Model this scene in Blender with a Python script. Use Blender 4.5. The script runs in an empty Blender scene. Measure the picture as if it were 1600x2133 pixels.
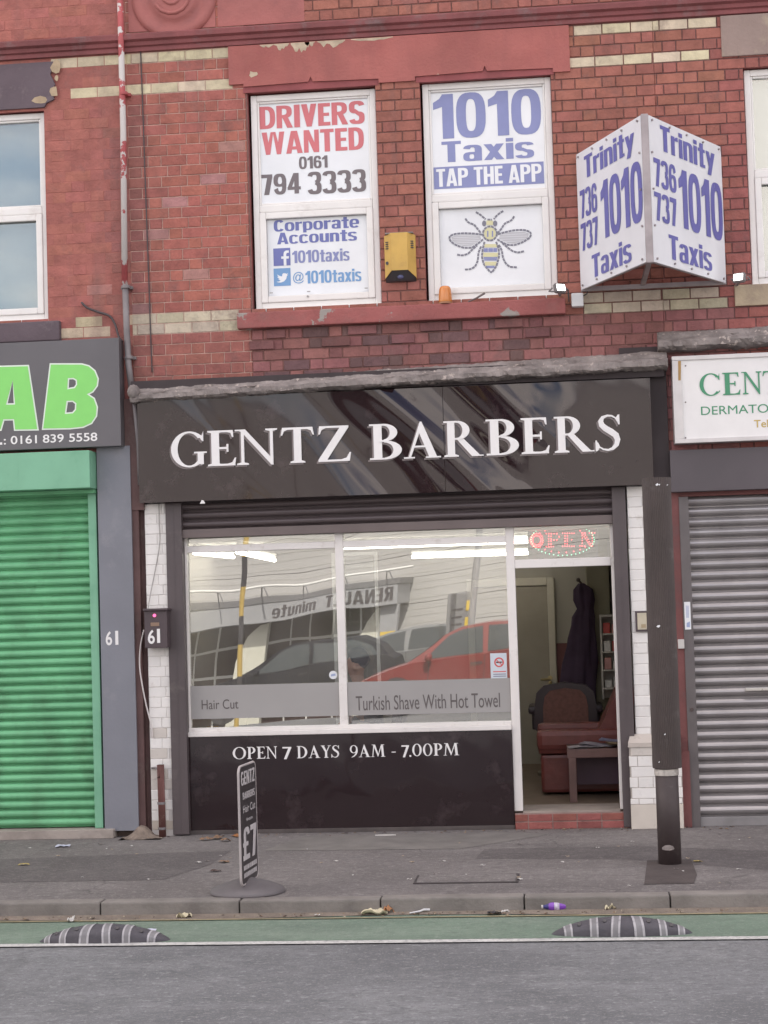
import bpy, bmesh, math, random
from mathutils import Vector, Matrix
random.seed(7)
SC = bpy.context.scene
COL = SC.collection
rad = math.radians
PI = math.pi

# ---------------------------------------------------------------- camera, sky, sun, exposure
FPX, CXP, CYP = 3600.0, 800.0, 1066.5          # focal length in photo pixels, photo centre
YAW, PITCH, ROLL = rad(5.7723), rad(2.8312), rad(1.7513)
CAM = Vector((1.5374, -14.4, 1.9459))
_fw = Vector((-math.sin(YAW) * math.cos(PITCH), math.cos(YAW) * math.cos(PITCH), math.sin(PITCH)))
_r0 = Vector((math.cos(YAW), math.sin(YAW), 0)); _u0 = _r0.cross(_fw)
_r = math.cos(ROLL) * _r0 - math.sin(ROLL) * _u0
_u = math.sin(ROLL) * _r0 + math.cos(ROLL) * _u0
CM = Matrix((_r, _u, -_fw)).transposed()
cd = bpy.data.cameras.new('camera'); cam = bpy.data.objects.new('camera', cd); COL.objects.link(cam)
cam.matrix_world = Matrix.Translation(CAM) @ CM.to_4x4()
cd.sensor_fit = 'VERTICAL'; cd.sensor_height = 36.0; cd.lens = FPX / 2133.0 * 36.0
cd.clip_start = 0.1; cd.clip_end = 600
SC.camera = cam

SUN_EL, SUN_AZ = rad(48), rad(14)               # sun stands behind the terrace
world = bpy.data.worlds.new('World'); SC.world = world; world.use_nodes = True
wt = world.node_tree; wn = wt.nodes; wl = wt.links
bg = wn['Background']
sky = wn.new('ShaderNodeTexSky'); sky.sky_type = 'NISHITA'; sky.sun_disc = False
sky.sun_elevation = SUN_EL; sky.sun_rotation = SUN_AZ; sky.dust_density = 3.0; sky.air_density = 1.0
tc = wn.new('ShaderNodeTexCoord')
mp = wn.new('ShaderNodeMapping'); mp.inputs['Scale'].default_value = (1, 1, 2.6)
ns = wn.new('ShaderNodeTexNoise'); ns.inputs['Scale'].default_value = 2.3; ns.inputs['Detail'].default_value = 7
rp = wn.new('ShaderNodeValToRGB'); rp.color_ramp.elements[0].position = .40; rp.color_ramp.elements[1].position = .58
mx = wn.new('ShaderNodeMix'); mx.data_type = 'RGBA'
mx.inputs['B'].default_value = (9.7, 8.8, 8.3, 1)
wl.new(tc.outputs['Generated'], mp.inputs['Vector']); wl.new(mp.outputs['Vector'], ns.inputs['Vector'])
wl.new(ns.outputs['Fac'], rp.inputs['Fac']); wl.new(rp.outputs['Color'], mx.inputs['Factor'])
wl.new(sky.outputs['Color'], mx.inputs['A']); wl.new(mx.outputs['Result'], bg.inputs['Color'])
bg.inputs['Strength'].default_value = 0.12

sl = bpy.data.lights.new('sun', 'SUN'); sl.energy = 3.2; sl.angle = rad(0.5); sl.color = (1, .95, .88)
so = bpy.data.objects.new('sun', sl); COL.objects.link(so); so.location = (0, 30, 40)
_sd = Vector((math.sin(SUN_AZ) * math.cos(SUN_EL), math.cos(SUN_AZ) * math.cos(SUN_EL), math.sin(SUN_EL)))
so.rotation_euler = (-_sd).to_track_quat('-Z', 'Y').to_euler()
SC.view_settings.view_transform = 'Standard'; SC.view_settings.look = 'None'
SC.view_settings.exposure = 1.3; SC.view_settings.gamma = 1
SC.cycles.max_bounces = 10; SC.cycles.transparent_max_bounces = 12


# ---------------------------------------------------------------- pixel of the photo -> point on a real plane
def ray(px, py):
    return CM @ Vector(((px - CXP) / FPX, -(py - CYP) / FPX, -1))
def W(px, py, Y=0.0):                            # point on the plane y = Y, as (x, z)
    d = ray(px, py); t = (Y - CAM.y) / d.y; p = CAM + t * d
    return p.x, p.z
def G(px, py, Z=0.0):                            # point on the level z = Z, as (x, y)
    d = ray(px, py); t = (Z - CAM.z) / d.z; p = CAM + t * d
    return p.x, p.y
def RC(x0, y0, x1, y1, Y=0.0):                   # upright rectangle on y = Y: x0, x1, z0, z1
    a = W(x0, y0, Y); b = W(x1, y1, Y)
    return a[0], b[0], b[1], a[1]


# ---------------------------------------------------------------- objects
ORG = {}
def thing(name, label, cat, loc=(0, 0, 0), rz=0.0, group=None, kind=None):
    o = bpy.data.objects.new(name, None); COL.objects.link(o)
    o.empty_display_size = .1
    o.location = loc; o.rotation_euler = (0, 0, rz); tag(o, label, cat, group, kind)
    ORG[o] = Matrix.Translation(loc) @ Matrix.Rotation(rz, 4, 'Z')
    return o
def tag(o, label=None, cat=None, group=None, kind=None):
    if label: o['label'] = label
    if cat: o['category'] = cat
    if group: o['group'] = group
    if kind: o['kind'] = kind
    return o
def root_of(o):
    while o.parent: o = o.parent
    return o

class MB:
    """collects faces in world coordinates; build() links them as one mesh object"""
    def __init__(s): s.v = []; s.f = []; s.c = []; s.mi = []; s.col = None; s.m = 0
    def add(s, vs, fs):
        b = len(s.v); s.v += [tuple(p) for p in vs]
        for f in fs:
            s.f.append([b + i for i in f]); s.c.append(s.col); s.mi.append(s.m)
        return s
    def box(s, x0, x1, y0, y1, z0, z1):
        v = [(x0, y0, z0), (x1, y0, z0), (x1, y1, z0), (x0, y1, z0), (x0, y0, z1), (x1, y0, z1), (x1, y1, z1), (x0, y1, z1)]
        return s.add(v, [(0, 3, 2, 1), (4, 5, 6, 7), (0, 1, 5, 4), (1, 2, 6, 5), (2, 3, 7, 6), (3, 0, 4, 7)])
    def bbox(s, x0, x1, y0, y1, z0, z1, b=.008):           # box with chamfered edges
        bm = bmesh.new(); bmesh.ops.create_cube(bm, size=1)
        for q in bm.verts:
            q.co = ((x0 + x1) / 2 + q.co.x * (x1 - x0), (y0 + y1) / 2 + q.co.y * (y1 - y0), (z0 + z1) / 2 + q.co.z * (z1 - z0))
        bmesh.ops.bevel(bm, geom=bm.edges[:], offset=b, segments=2, affect='EDGES', profile=.6)
        return s.bm(bm)
    def bm(s, bm, M=None):
        bm.verts.ensure_lookup_table(); bm.verts.index_update()
        s.add([(M @ q.co if M else q.co) for q in bm.verts], [[q.index for q in f.verts] for f in bm.faces]); bm.free(); return s
    def prism(s, poly, fr, d0, d1):                        # 2-D polygon in frame fr=(origin,u,v,n) from depth d0 to d1
        o, u, v, n = fr; k = len(poly)
        vs = [o + u * a + v * b + n * d0 for a, b in poly] + [o + u * a + v * b + n * d1 for a, b in poly]
        return s.add(vs, [list(range(k, 2 * k)), list(range(k - 1, -1, -1))] + [(i, (i + 1) % k, k + (i + 1) % k, k + i) for i in range(k)])
    def poly(s, poly, fr, d=0.0):
        o, u, v, n = fr
        return s.add([o + u * a + v * b + n * d for a, b in poly], [list(range(len(poly)))])
    def tube(s, pts, r, seg=10, cap=True):
        pts = [Vector(p) for p in pts]; n = len(pts)
        rs = r if isinstance(r, (list, tuple)) else [r] * n
        vs = []; up = None
        for i, p in enumerate(pts):
            t = (pts[min(i + 1, n - 1)] - pts[max(i - 1, 0)]).normalized()
            if up is None:
                up = Vector((0, 0, 1)) if abs(t.z) < .9 else Vector((0, 1, 0))
            a = (up - t * up.dot(t)).normalized(); b = t.cross(a); up = a
            for k in range(seg):
                an = 2 * PI * k / seg
                vs.append(p + (a * math.cos(an) + b * math.sin(an)) * rs[i])
        fs = [(i * seg + k, i * seg + (k + 1) % seg, (i + 1) * seg + (k + 1) % seg, (i + 1) * seg + k) for i in range(n - 1) for k in range(seg)]
        if cap: fs += [list(range(seg - 1, -1, -1)), [(n - 1) * seg + k for k in range(seg)]]
        return s.add(vs, fs)
    def lathe(s, prof, cx, cy, cz=0, seg=32, sx=1, sy=1):   # profile of (r, z)
        vs = []; n = len(prof)
        for r, z in prof:
            for k in range(seg):
                a = 2 * PI * k / seg; vs.append((cx + r * sx * math.cos(a), cy + r * sy * math.sin(a), cz + z))
        fs = [(i * seg + k, i * seg + (k + 1) % seg, (i + 1) * seg + (k + 1) % seg, (i + 1) * seg + k) for i in range(n - 1) for k in range(seg)]
        fs += [list(range(seg - 1, -1, -1)), [(n - 1) * seg + k for k in range(seg)]]
        return s.add(vs, fs)
    def extr_x(s, prof, x0, x1):                           # open profile of (y, z) swept along x
        n = len(prof)
        return s.add([(x0, y, z) for y, z in prof] + [(x1, y, z) for y, z in prof], [(i, i + 1, n + i + 1, n + i) for i in range(n - 1)])
    def grid(s, nx, nz, fn):
        vs = [fn(i / nx, j / nz) for j in range(nz + 1) for i in range(nx + 1)]
        w = nx + 1
        return s.add(vs, [(j * w + i, j * w + i + 1, (j + 1) * w + i + 1, (j + 1) * w + i) for j in range(nz) for i in range(nx)])
    def ball(s, c, r, sx=1, sy=1, sz=1, sub=2):
        bm = bmesh.new(); bmesh.ops.create_icosphere(bm, subdivisions=sub, radius=r)
        return s.bm(bm, Matrix.Translation(c) @ Matrix.Diagonal((sx, sy, sz, 1)))
    def build(s, name, mats, parent=None, smooth=False, origin=None, local=False):
        me = bpy.data.meshes.new(name)
        inv = None
        if parent is not None and not local: inv = ORG[root_of(parent)].inverted()
        elif origin is not None: inv = Matrix.Translation(-Vector(origin))
        vs = [tuple(inv @ Vector(p)) for p in s.v] if inv else s.v
        me.from_pydata(vs, [], s.f); me.update()
        if any(c is not None for c in s.c):
            at = me.color_attributes.new('tint', 'FLOAT_COLOR', 'CORNER'); k = 0
            buf = []
            for f, c in zip(s.f, s.c):
                c = c or (1, 1, 1); buf += [c[0], c[1], c[2], 1.0] * len(f)
            at.data.foreach_set('color', buf)
        for m in (mats if isinstance(mats, (list, tuple)) else [mats]): me.materials.append(m)
        if any(s.mi): me.polygons.foreach_set('material_index', s.mi)
        if smooth: me.polygons.foreach_set('use_smooth', [True] * len(me.polygons))
        o = bpy.data.objects.new(name, me); COL.objects.link(o)
        if parent is not None: o.parent = parent
        elif origin is not None: o.location = origin
        return o

def frame(x, y, z, u=(1, 0, 0), v=(0, 0, 1)):
    u = Vector(u).normalized(); v = Vector(v).normalized()
    return (Vector((x, y, z)), u, v, u.cross(v))


# ---------------------------------------------------------------- materials (all procedural)
MATS = {}
def mat(name, col, rough=.6, var=.12, scale=6.0, bump=0.0, bscale=40.0, metal=0.0, spec=.5, coat=0.0,
        attr=False, emit=None, estr=0.0, dirt=None, streak=False, rvar=.1, flake=None, stain=None):
    if name in MATS: return MATS[name]
    m = bpy.data.materials.new(name); m.use_nodes = True; MATS[name] = m
    t = m.node_tree; n = t.nodes; L = t.links; p = n['Principled BSDF']
    geo = n.new('ShaderNodeNewGeometry')
    pos = geo.outputs['Position']
    def noise(sc, det=5, vec=None, rough_=.55):
        q = n.new('ShaderNodeTexNoise'); q.inputs['Scale'].default_value = sc; q.inputs['Detail'].default_value = det
        q.inputs['Roughness'].default_value = rough_; L.new(vec or pos, q.inputs['Vector']); return q.outputs['Fac']
    def ramp(src, a, b):
        q = n.new('ShaderNodeMapRange'); q.inputs['From Min'].default_value = a; q.inputs['From Max'].default_value = b
        L.new(src, q.inputs['Value']); return q.outputs['Result']
    def mixc(fac, A, B, mode='MIX'):
        q = n.new('ShaderNodeMix'); q.data_type = 'RGBA'; q.blend_type = mode
        for s_, nm in ((fac, 'Factor'), (A, 'A'), (B, 'B')):
            if hasattr(s_, 'node'): L.new(s_, q.inputs[nm])
            elif nm == 'Factor': q.inputs[nm].default_value = s_
            else: q.inputs[nm].default_value = (*s_[:3], 1)
        return q.outputs['Result']
    base = col
    if attr:
        a = n.new('ShaderNodeAttribute'); a.attribute_name = 'tint'; base = mixc(1.0, col, a.outputs['Color'], 'MULTIPLY')
    vec = None
    if streak:
        mpn = n.new('ShaderNodeMapping'); mpn.inputs['Scale'].default_value = (1, 1, .12); L.new(pos, mpn.inputs['Vector']); vec = mpn.outputs['Vector']
    f = noise(scale, 6, vec)
    c = base
    if var:
        dk = tuple(x * (1 - 1.6 * var) for x in col[:3]) if not attr else mixc(1.0, base, (1 - 1.6 * var,) * 3, 'MULTIPLY')
        c = mixc(ramp(f, .38, .68), base, dk)
    if dirt:                                    # (colour, amount 0..1, scale)
        c = mixc(ramp(noise(dirt[2], 8, vec, .7), .62 - .22 * dirt[1], .78), c, dirt[0])
    if stain:                                   # long runs of grime down the face: (colour, threshold, scale)
        mps = n.new('ShaderNodeMapping'); mps.inputs['Scale'].default_value = (1, 1, .16); L.new(pos, mps.inputs['Vector'])
        q1 = ramp(noise(stain[2], 6, mps.outputs['Vector'], .6), stain[1], stain[1] + .22)
        q2 = n.new('ShaderNodeMath'); q2.operation = 'MULTIPLY'; q2.inputs[1].default_value = .7; L.new(q1, q2.inputs[0])
        c = mixc(q2.outputs[0], c, stain[0])
    if flake:                                   # (colour, scale, threshold): paint that has come away in patches
        c = mixc(ramp(noise(flake[1], 8, None, .65), flake[2], flake[2] + .015), c, flake[0])
    if hasattr(c, 'node'): L.new(c, p.inputs['Base Color'])
    else: p.inputs['Base Color'].default_value = (*c[:3], 1)
    rr = n.new('ShaderNodeMapRange'); rr.inputs['To Min'].default_value = max(.02, rough - rvar); rr.inputs['To Max'].default_value = min(1, rough + rvar)
    L.new(noise(scale * 2.3, 3), rr.inputs['Value']); L.new(rr.outputs['Result'], p.inputs['Roughness'])
    p.inputs['Metallic'].default_value = metal
    p.inputs['Specular IOR Level'].default_value = spec
    p.inputs['Coat Weight'].default_value = coat; p.inputs['Coat Roughness'].default_value = .04
    if emit:
        p.inputs['Emission Color'].default_value = (*emit, 1); p.inputs['Emission Strength'].default_value = estr
    if bump:
        b = n.new('ShaderNodeBump'); b.inputs['Strength'].default_value = bump; b.inputs['Distance'].default_value = .01
        L.new(noise(bscale, 6), b.inputs['Height']); L.new(b.outputs['Normal'], p.inputs['Normal'])
    return m

def glass(name, refl, tint=(.93, .96, .94), wave=0.0, film=0.0):
    if name in MATS: return MATS[name]
    m = bpy.data.materials.new(name); m.use_nodes = True; MATS[name] = m
    t = m.node_tree; n = t.nodes; L = t.links; n.remove(n['Principled BSDF'])
    tr = n.new('ShaderNodeBsdfTransparent'); tr.inputs['Color'].default_value = (*tint, 1)
    gl = n.new('ShaderNodeBsdfGlossy'); gl.inputs['Roughness'].default_value = .0; gl.inputs['Color'].default_value = (.97, .98, .96, 1)
    lw = n.new('ShaderNodeLayerWeight'); lw.inputs['Blend'].default_value = .2
    ma = n.new('ShaderNodeMath'); ma.operation = 'MULTIPLY_ADD'; ma.inputs[1].default_value = 1 - refl; ma.inputs[2].default_value = refl
    L.new(lw.outputs['Fresnel'], ma.inputs[0])
    if film:                                    # thin uneven dusty film, put in to make the reflection pale and hazy
        df = n.new('ShaderNodeBsdfDiffuse'); df.inputs['Color'].default_value = (.62, .60, .57, 1)
        nf = n.new('ShaderNodeTexNoise'); nf.inputs['Scale'].default_value = 2.2; nf.inputs['Detail'].default_value = 6; gf = n.new('ShaderNodeNewGeometry'); L.new(gf.outputs['Position'], nf.inputs['Vector'])
        rf = n.new('ShaderNodeMapRange'); rf.inputs['From Min'].default_value = .35; rf.inputs['From Max'].default_value = .7; rf.inputs['To Min'].default_value = film * .6; rf.inputs['To Max'].default_value = film * 1.7; L.new(nf.outputs['Fac'], rf.inputs['Value'])
        mf = n.new('ShaderNodeMixShader'); L.new(rf.outputs['Result'], mf.inputs[0]); L.new(tr.outputs[0], mf.inputs[1]); L.new(df.outputs[0], mf.inputs[2]); tr = mf
    mxx = n.new('ShaderNodeMixShader'); L.new(ma.outputs[0], mxx.inputs[0]); L.new(tr.outputs[0], mxx.inputs[1]); L.new(gl.outputs[0], mxx.inputs[2])
    L.new(mxx.outputs[0], n['Material Output'].inputs['Surface'])
    if wave:
        nz = n.new('ShaderNodeTexNoise'); nz.inputs['Scale'].default_value = 1.1; nz.inputs['Detail'].default_value = 1
        g = n.new('ShaderNodeNewGeometry'); L.new(g.outputs['Position'], nz.inputs['Vector'])
        b = n.new('ShaderNodeBump'); b.inputs['Strength'].default_value = 1; b.inputs['Distance'].default_value = wave
        L.new(nz.outputs['Fac'], b.inputs['Height']); L.new(b.outputs['Normal'], gl.inputs['Normal'])
    return m

def gloss_panel(name, col, x0=-.7, x1=.1, x2=1.3, x3=1.75, dist=.05):   # glossy black acrylic, buckled in the middle and flat at the ends
    m = mat(name, col, rough=.07, var=.0, rvar=.03, spec=.42, coat=.42, dirt=(tuple(q * 2 + .02 for q in col), .22, 3.5))
    t = m.node_tree; n = t.nodes; L = t.links; p = n['Principled BSDF']
    g = n.new('ShaderNodeNewGeometry'); mpn = n.new('ShaderNodeMapping'); mpn.inputs['Scale'].default_value = (1.5, 1, .26)
    mp0 = n.new('ShaderNodeMapping'); mp0.inputs['Rotation'].default_value = (0, rad(44), 0); L.new(g.outputs['Position'], mp0.inputs['Vector'])
    L.new(mp0.outputs['Vector'], mpn.inputs['Vector'])
    nz = n.new('ShaderNodeTexNoise'); nz.inputs['Scale'].default_value = 1.7; nz.inputs['Detail'].default_value = .6; nz.inputs['Distortion'].default_value = .5
    L.new(mpn.outputs['Vector'], nz.inputs['Vector'])
    sx = n.new('ShaderNodeSeparateXYZ'); L.new(g.outputs['Position'], sx.inputs[0])
    def ss(a, b, c, d):
        q = n.new('ShaderNodeMapRange'); q.interpolation_type = 'SMOOTHSTEP'
        for k, v_ in (('From Min', a), ('From Max', b), ('To Min', c), ('To Max', d)): q.inputs[k].default_value = v_
        L.new(sx.outputs['X'], q.inputs['Value']); return q.outputs['Result']
    mu = n.new('ShaderNodeMath'); mu.operation = 'MULTIPLY'; L.new(ss(x0, x1, .10, 1), mu.inputs[0]); L.new(ss(x2, x3, 1, .03), mu.inputs[1])
    hh = n.new('ShaderNodeMath'); hh.operation = 'MULTIPLY'; L.new(nz.outputs['Fac'], hh.inputs[0]); L.new(mu.outputs[0], hh.inputs[1])
    b = n.new('ShaderNodeBump'); b.inputs['Strength'].default_value = 1; b.inputs['Distance'].default_value = dist
    L.new(hh.outputs[0], b.inputs['Height']); L.new(b.outputs['Normal'], p.inputs['Normal']); L.new(b.outputs['Normal'], p.inputs['Coat Normal'])
    return m

def tarmac(name, col, pale, dark, cracks=.35, gum=.0, wear=False):
    """worn tarmac: stone grain, blotches, tyre wear or gum spots, hairline cracks"""
    m = mat(name, col, .86, 0, 1, 0); t = m.node_tree; n = t.nodes; L = t.links; p = n['Principled BSDF']
    g = n.new('ShaderNodeNewGeometry').outputs['Position']
    def noise(sc, det, r_=.6, st=None):
        v = g
        if st: q = n.new('ShaderNodeMapping'); q.inputs['Scale'].default_value = st; L.new(g, q.inputs['Vector']); v = q.outputs['Vector']
        q = n.new('ShaderNodeTexNoise'); q.inputs['Scale'].default_value = sc; q.inputs['Detail'].default_value = det; q.inputs['Roughness'].default_value = r_; L.new(v, q.inputs['Vector']); return q.outputs['Fac']
    def rmp(src, a, b, c=0, d=1):
        q = n.new('ShaderNodeMapRange'); q.inputs['From Min'].default_value = a; q.inputs['From Max'].default_value = b; q.inputs['To Min'].default_value = c; q.inputs['To Max'].default_value = d; L.new(src, q.inputs['Value']); return q.outputs['Result']
    def mix(f, A, B):
        q = n.new('ShaderNodeMix'); q.data_type = 'RGBA'; L.new(f, q.inputs['Factor'])
        for s_, k in ((A, 'A'), (B, 'B')):
            if hasattr(s_, 'node'): L.new(s_, q.inputs[k])
            else: q.inputs[k].default_value = (*s_, 1)
        return q.outputs['Result']
    c = mix(rmp(noise(.9, 6, .65), .40, .62), col, tuple(.45 * a + .55 * b for a, b in zip(col, dark)))
    c = mix(rmp(noise(.55, 4, .6, (.3, 1.6, 1)), .52, .62, 0, .5), c, tuple(.5 * a + .5 * b for a, b in zip(col, pale)))
    c = mix(rmp(noise(3.5, 6, .7, (.35, 1, 1) if wear else None), .50, .72, 0, .75), c, tuple(.5 * a + .5 * b for a, b in zip(col, pale)))
    c = mix(rmp(noise(60, 3, .7), .56, .66, 0, .8), c, pale)
    c = mix(rmp(noise(75, 3, .7, (1, 1.1, 1)), .58, .68, 0, .85), c, dark)
    c = mix(rmp(noise(26, 3, .75, (.55, .8, 1)), .50, .66, 0, .8), c, tuple(.45 * a + .55 * b for a, b in zip(col, dark)))
    c = mix(rmp(noise(31, 3, .75, (.6, .7, 1)), .56, .68, 0, .7), c, pale)
    c = mix(rmp(noise(14, 4, .7, (.5, 1.2, 1)), .58, .74, 0, .6), c, dark)
    if cracks:
        wv = n.new('ShaderNodeTexVoronoi'); wv.feature = 'DISTANCE_TO_EDGE'; wv.inputs['Scale'].default_value = 1.0
        ad = n.new('ShaderNodeVectorMath'); ad.operation = 'MULTIPLY_ADD'; ad.inputs[1].default_value = (.35, .35, 0)
        nv = n.new('ShaderNodeTexNoise'); nv.inputs['Scale'].default_value = 3; nv.inputs['Detail'].default_value = 5; L.new(g, nv.inputs['Vector']); L.new(nv.outputs['Color'], ad.inputs[0]); L.new(g, ad.inputs[2]); L.new(ad.outputs[0], wv.inputs['Vector'])
        mu = n.new('ShaderNodeMath'); mu.operation = 'MULTIPLY'; L.new(rmp(wv.outputs['Distance'], .0, .010, 1, 0), mu.inputs[0]); L.new(rmp(noise(.7, 2), .46, .56, 0, cracks), mu.inputs[1]); c = mix(mu.outputs[0], c, tuple(.5 * a for a in dark))
    if gum:
        gv = n.new('ShaderNodeTexVoronoi'); gv.inputs['Scale'].default_value = 3.2; L.new(g, gv.inputs['Vector'])
        mu = n.new('ShaderNodeMath'); mu.operation = 'MULTIPLY'; L.new(rmp(gv.outputs['Distance'], .055, .075, 1, 0), mu.inputs[0])
        sp = n.new('ShaderNodeSeparateColor'); L.new(gv.outputs['Color'], sp.inputs[0]); L.new(rmp(sp.outputs[0], .45, .5, 0, gum), mu.inputs[1]); c = mix(mu.outputs[0], c, pale)
    L.new(c, p.inputs['Base Color'])
    b = n.new('ShaderNodeBump'); b.inputs['Strength'].default_value = .8; b.inputs['Distance'].default_value = .012; L.new(noise(70, 5, .7), b.inputs['Height']); L.new(b.outputs['Normal'], p.inputs['Normal'])
    return m

# ---------------------------------------------------------------- lettering
def sans(text, bold=0.0, space=1.0, font=None):
    cu = bpy.data.curves.new('tmp', 'FONT'); cu.body = text; cu.dimensions = '2D'; cu.fill_mode = 'BOTH'
    cu.offset = bold; cu.space_character = space; cu.resolution_u = 6
    ob = bpy.data.objects.new('tmp', cu); COL.objects.link(ob)
    dg = bpy.context.evaluated_depsgraph_get(); dg.update()
    me = bpy.data.meshes.new_from_object(ob.evaluated_get(dg))
    vs = [(q.co.x, q.co.y) for q in me.vertices]; fs = [list(f.vertices) for f in me.polygons]
    bpy.data.objects.remove(ob); bpy.data.curves.remove(cu); bpy.data.meshes.remove(me)
    return vs, fs
def put_sans(mb, text, fr, w, h, bold=0.0, space=1.0, d=.002, thick=0.0, slant=0.0, keep=False):
    """sans lettering fitted to a w x h box whose lower left corner is the frame's origin; bold above .03 is heavy poster lettering"""
    if bold > .028: return put_heavy(mb, text, fr, w, h, .05 * space, d)
    vs, fs = sans(text, bold, space)
    x0 = min(a for a, b in vs); x1 = max(a for a, b in vs); y0 = min(b for a, b in vs); y1 = max(b for a, b in vs)
    sx, sy = w / (x1 - x0), h / (y1 - y0)
    o, u, v, n = fr
    P = [((a - x0) * sx + slant * (b - y0) * sy, (b - y0) * sy) for a, b in vs]
    mb.add([o + u * a + v * b + n * d for a, b in P], fs)
    return mb

def q_ring(cx, cy, rx, ry, t, h, a0, a1, n=22):
    out = []
    for i in range(n):
        b0 = rad(a0 + (a1 - a0) * i / n); b1 = rad(a0 + (a1 - a0) * (i + 1) / n)
        O = lambda a: (cx + rx * math.cos(a), cy + ry * math.sin(a)); I = lambda a: (cx + (rx - t) * math.cos(a), cy + (ry - h) * math.sin(a))
        out.append([O(b0), O(b1), I(b1), I(b0)])
    return out
def q_r(x0, y0, x1, y1): return [[(x0, y0), (x1, y0), (x1, y1), (x0, y1)]]
def q_pen(pts, ws):
    out = []
    n = len(pts); L = []
    for i, (x, y) in enumerate(pts):
        ax, ay = pts[max(i - 1, 0)]; bx, by = pts[min(i + 1, n - 1)]
        dx, dy = bx - ax, by - ay; l = math.hypot(dx, dy) or 1
        L.append(((x - dy / l * ws[i] / 2, y + dx / l * ws[i] / 2), (x + dy / l * ws[i] / 2, y - dx / l * ws[i] / 2)))
    for a, b in zip(L, L[1:]): out.append([a[0], b[0], b[1], a[1]])
    return out
T_, H_ = .165, .055
def stem(x, t=T_): return q_r(x, 0, x + t, 1) + foot(x, t, 0) + foot(x, t, 1)
def foot(x, t, top):
    if top: return [[(x - .08, 1), (x - .08, .96), (x, .93), (x + t, .93), (x + t + .08, .96), (x + t + .08, 1)]]
    return [[(x - .08, 0), (x + t + .08, 0), (x + t + .08, .04), (x + t, .07), (x, .07), (x - .08, .04)]]
def s_curve():
    pts = [(.50, .80), (.46, .90), (.37, .965), (.27, .975), (.16, .93), (.11, .83), (.13, .72), (.22, .62), (.34, .53), (.45, .43), (.49, .30), (.46, .16), (.37, .06), (.26, .025), (.15, .05), (.06, .12), (.025, .24)]
    ws = [.02, .035, .045, .055, .085, .12, .14, .155, .165, .155, .13, .11, .08, .055, .045, .035, .02]
    return q_pen(pts, ws) + [[(.52, .72), (.55, .72), (.55, 1.0), (.51, .99), (.46, .9)], [(.0, .3), (-.03, .3), (-.03, 0), (.02, .01), (.07, .1)]]
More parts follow.
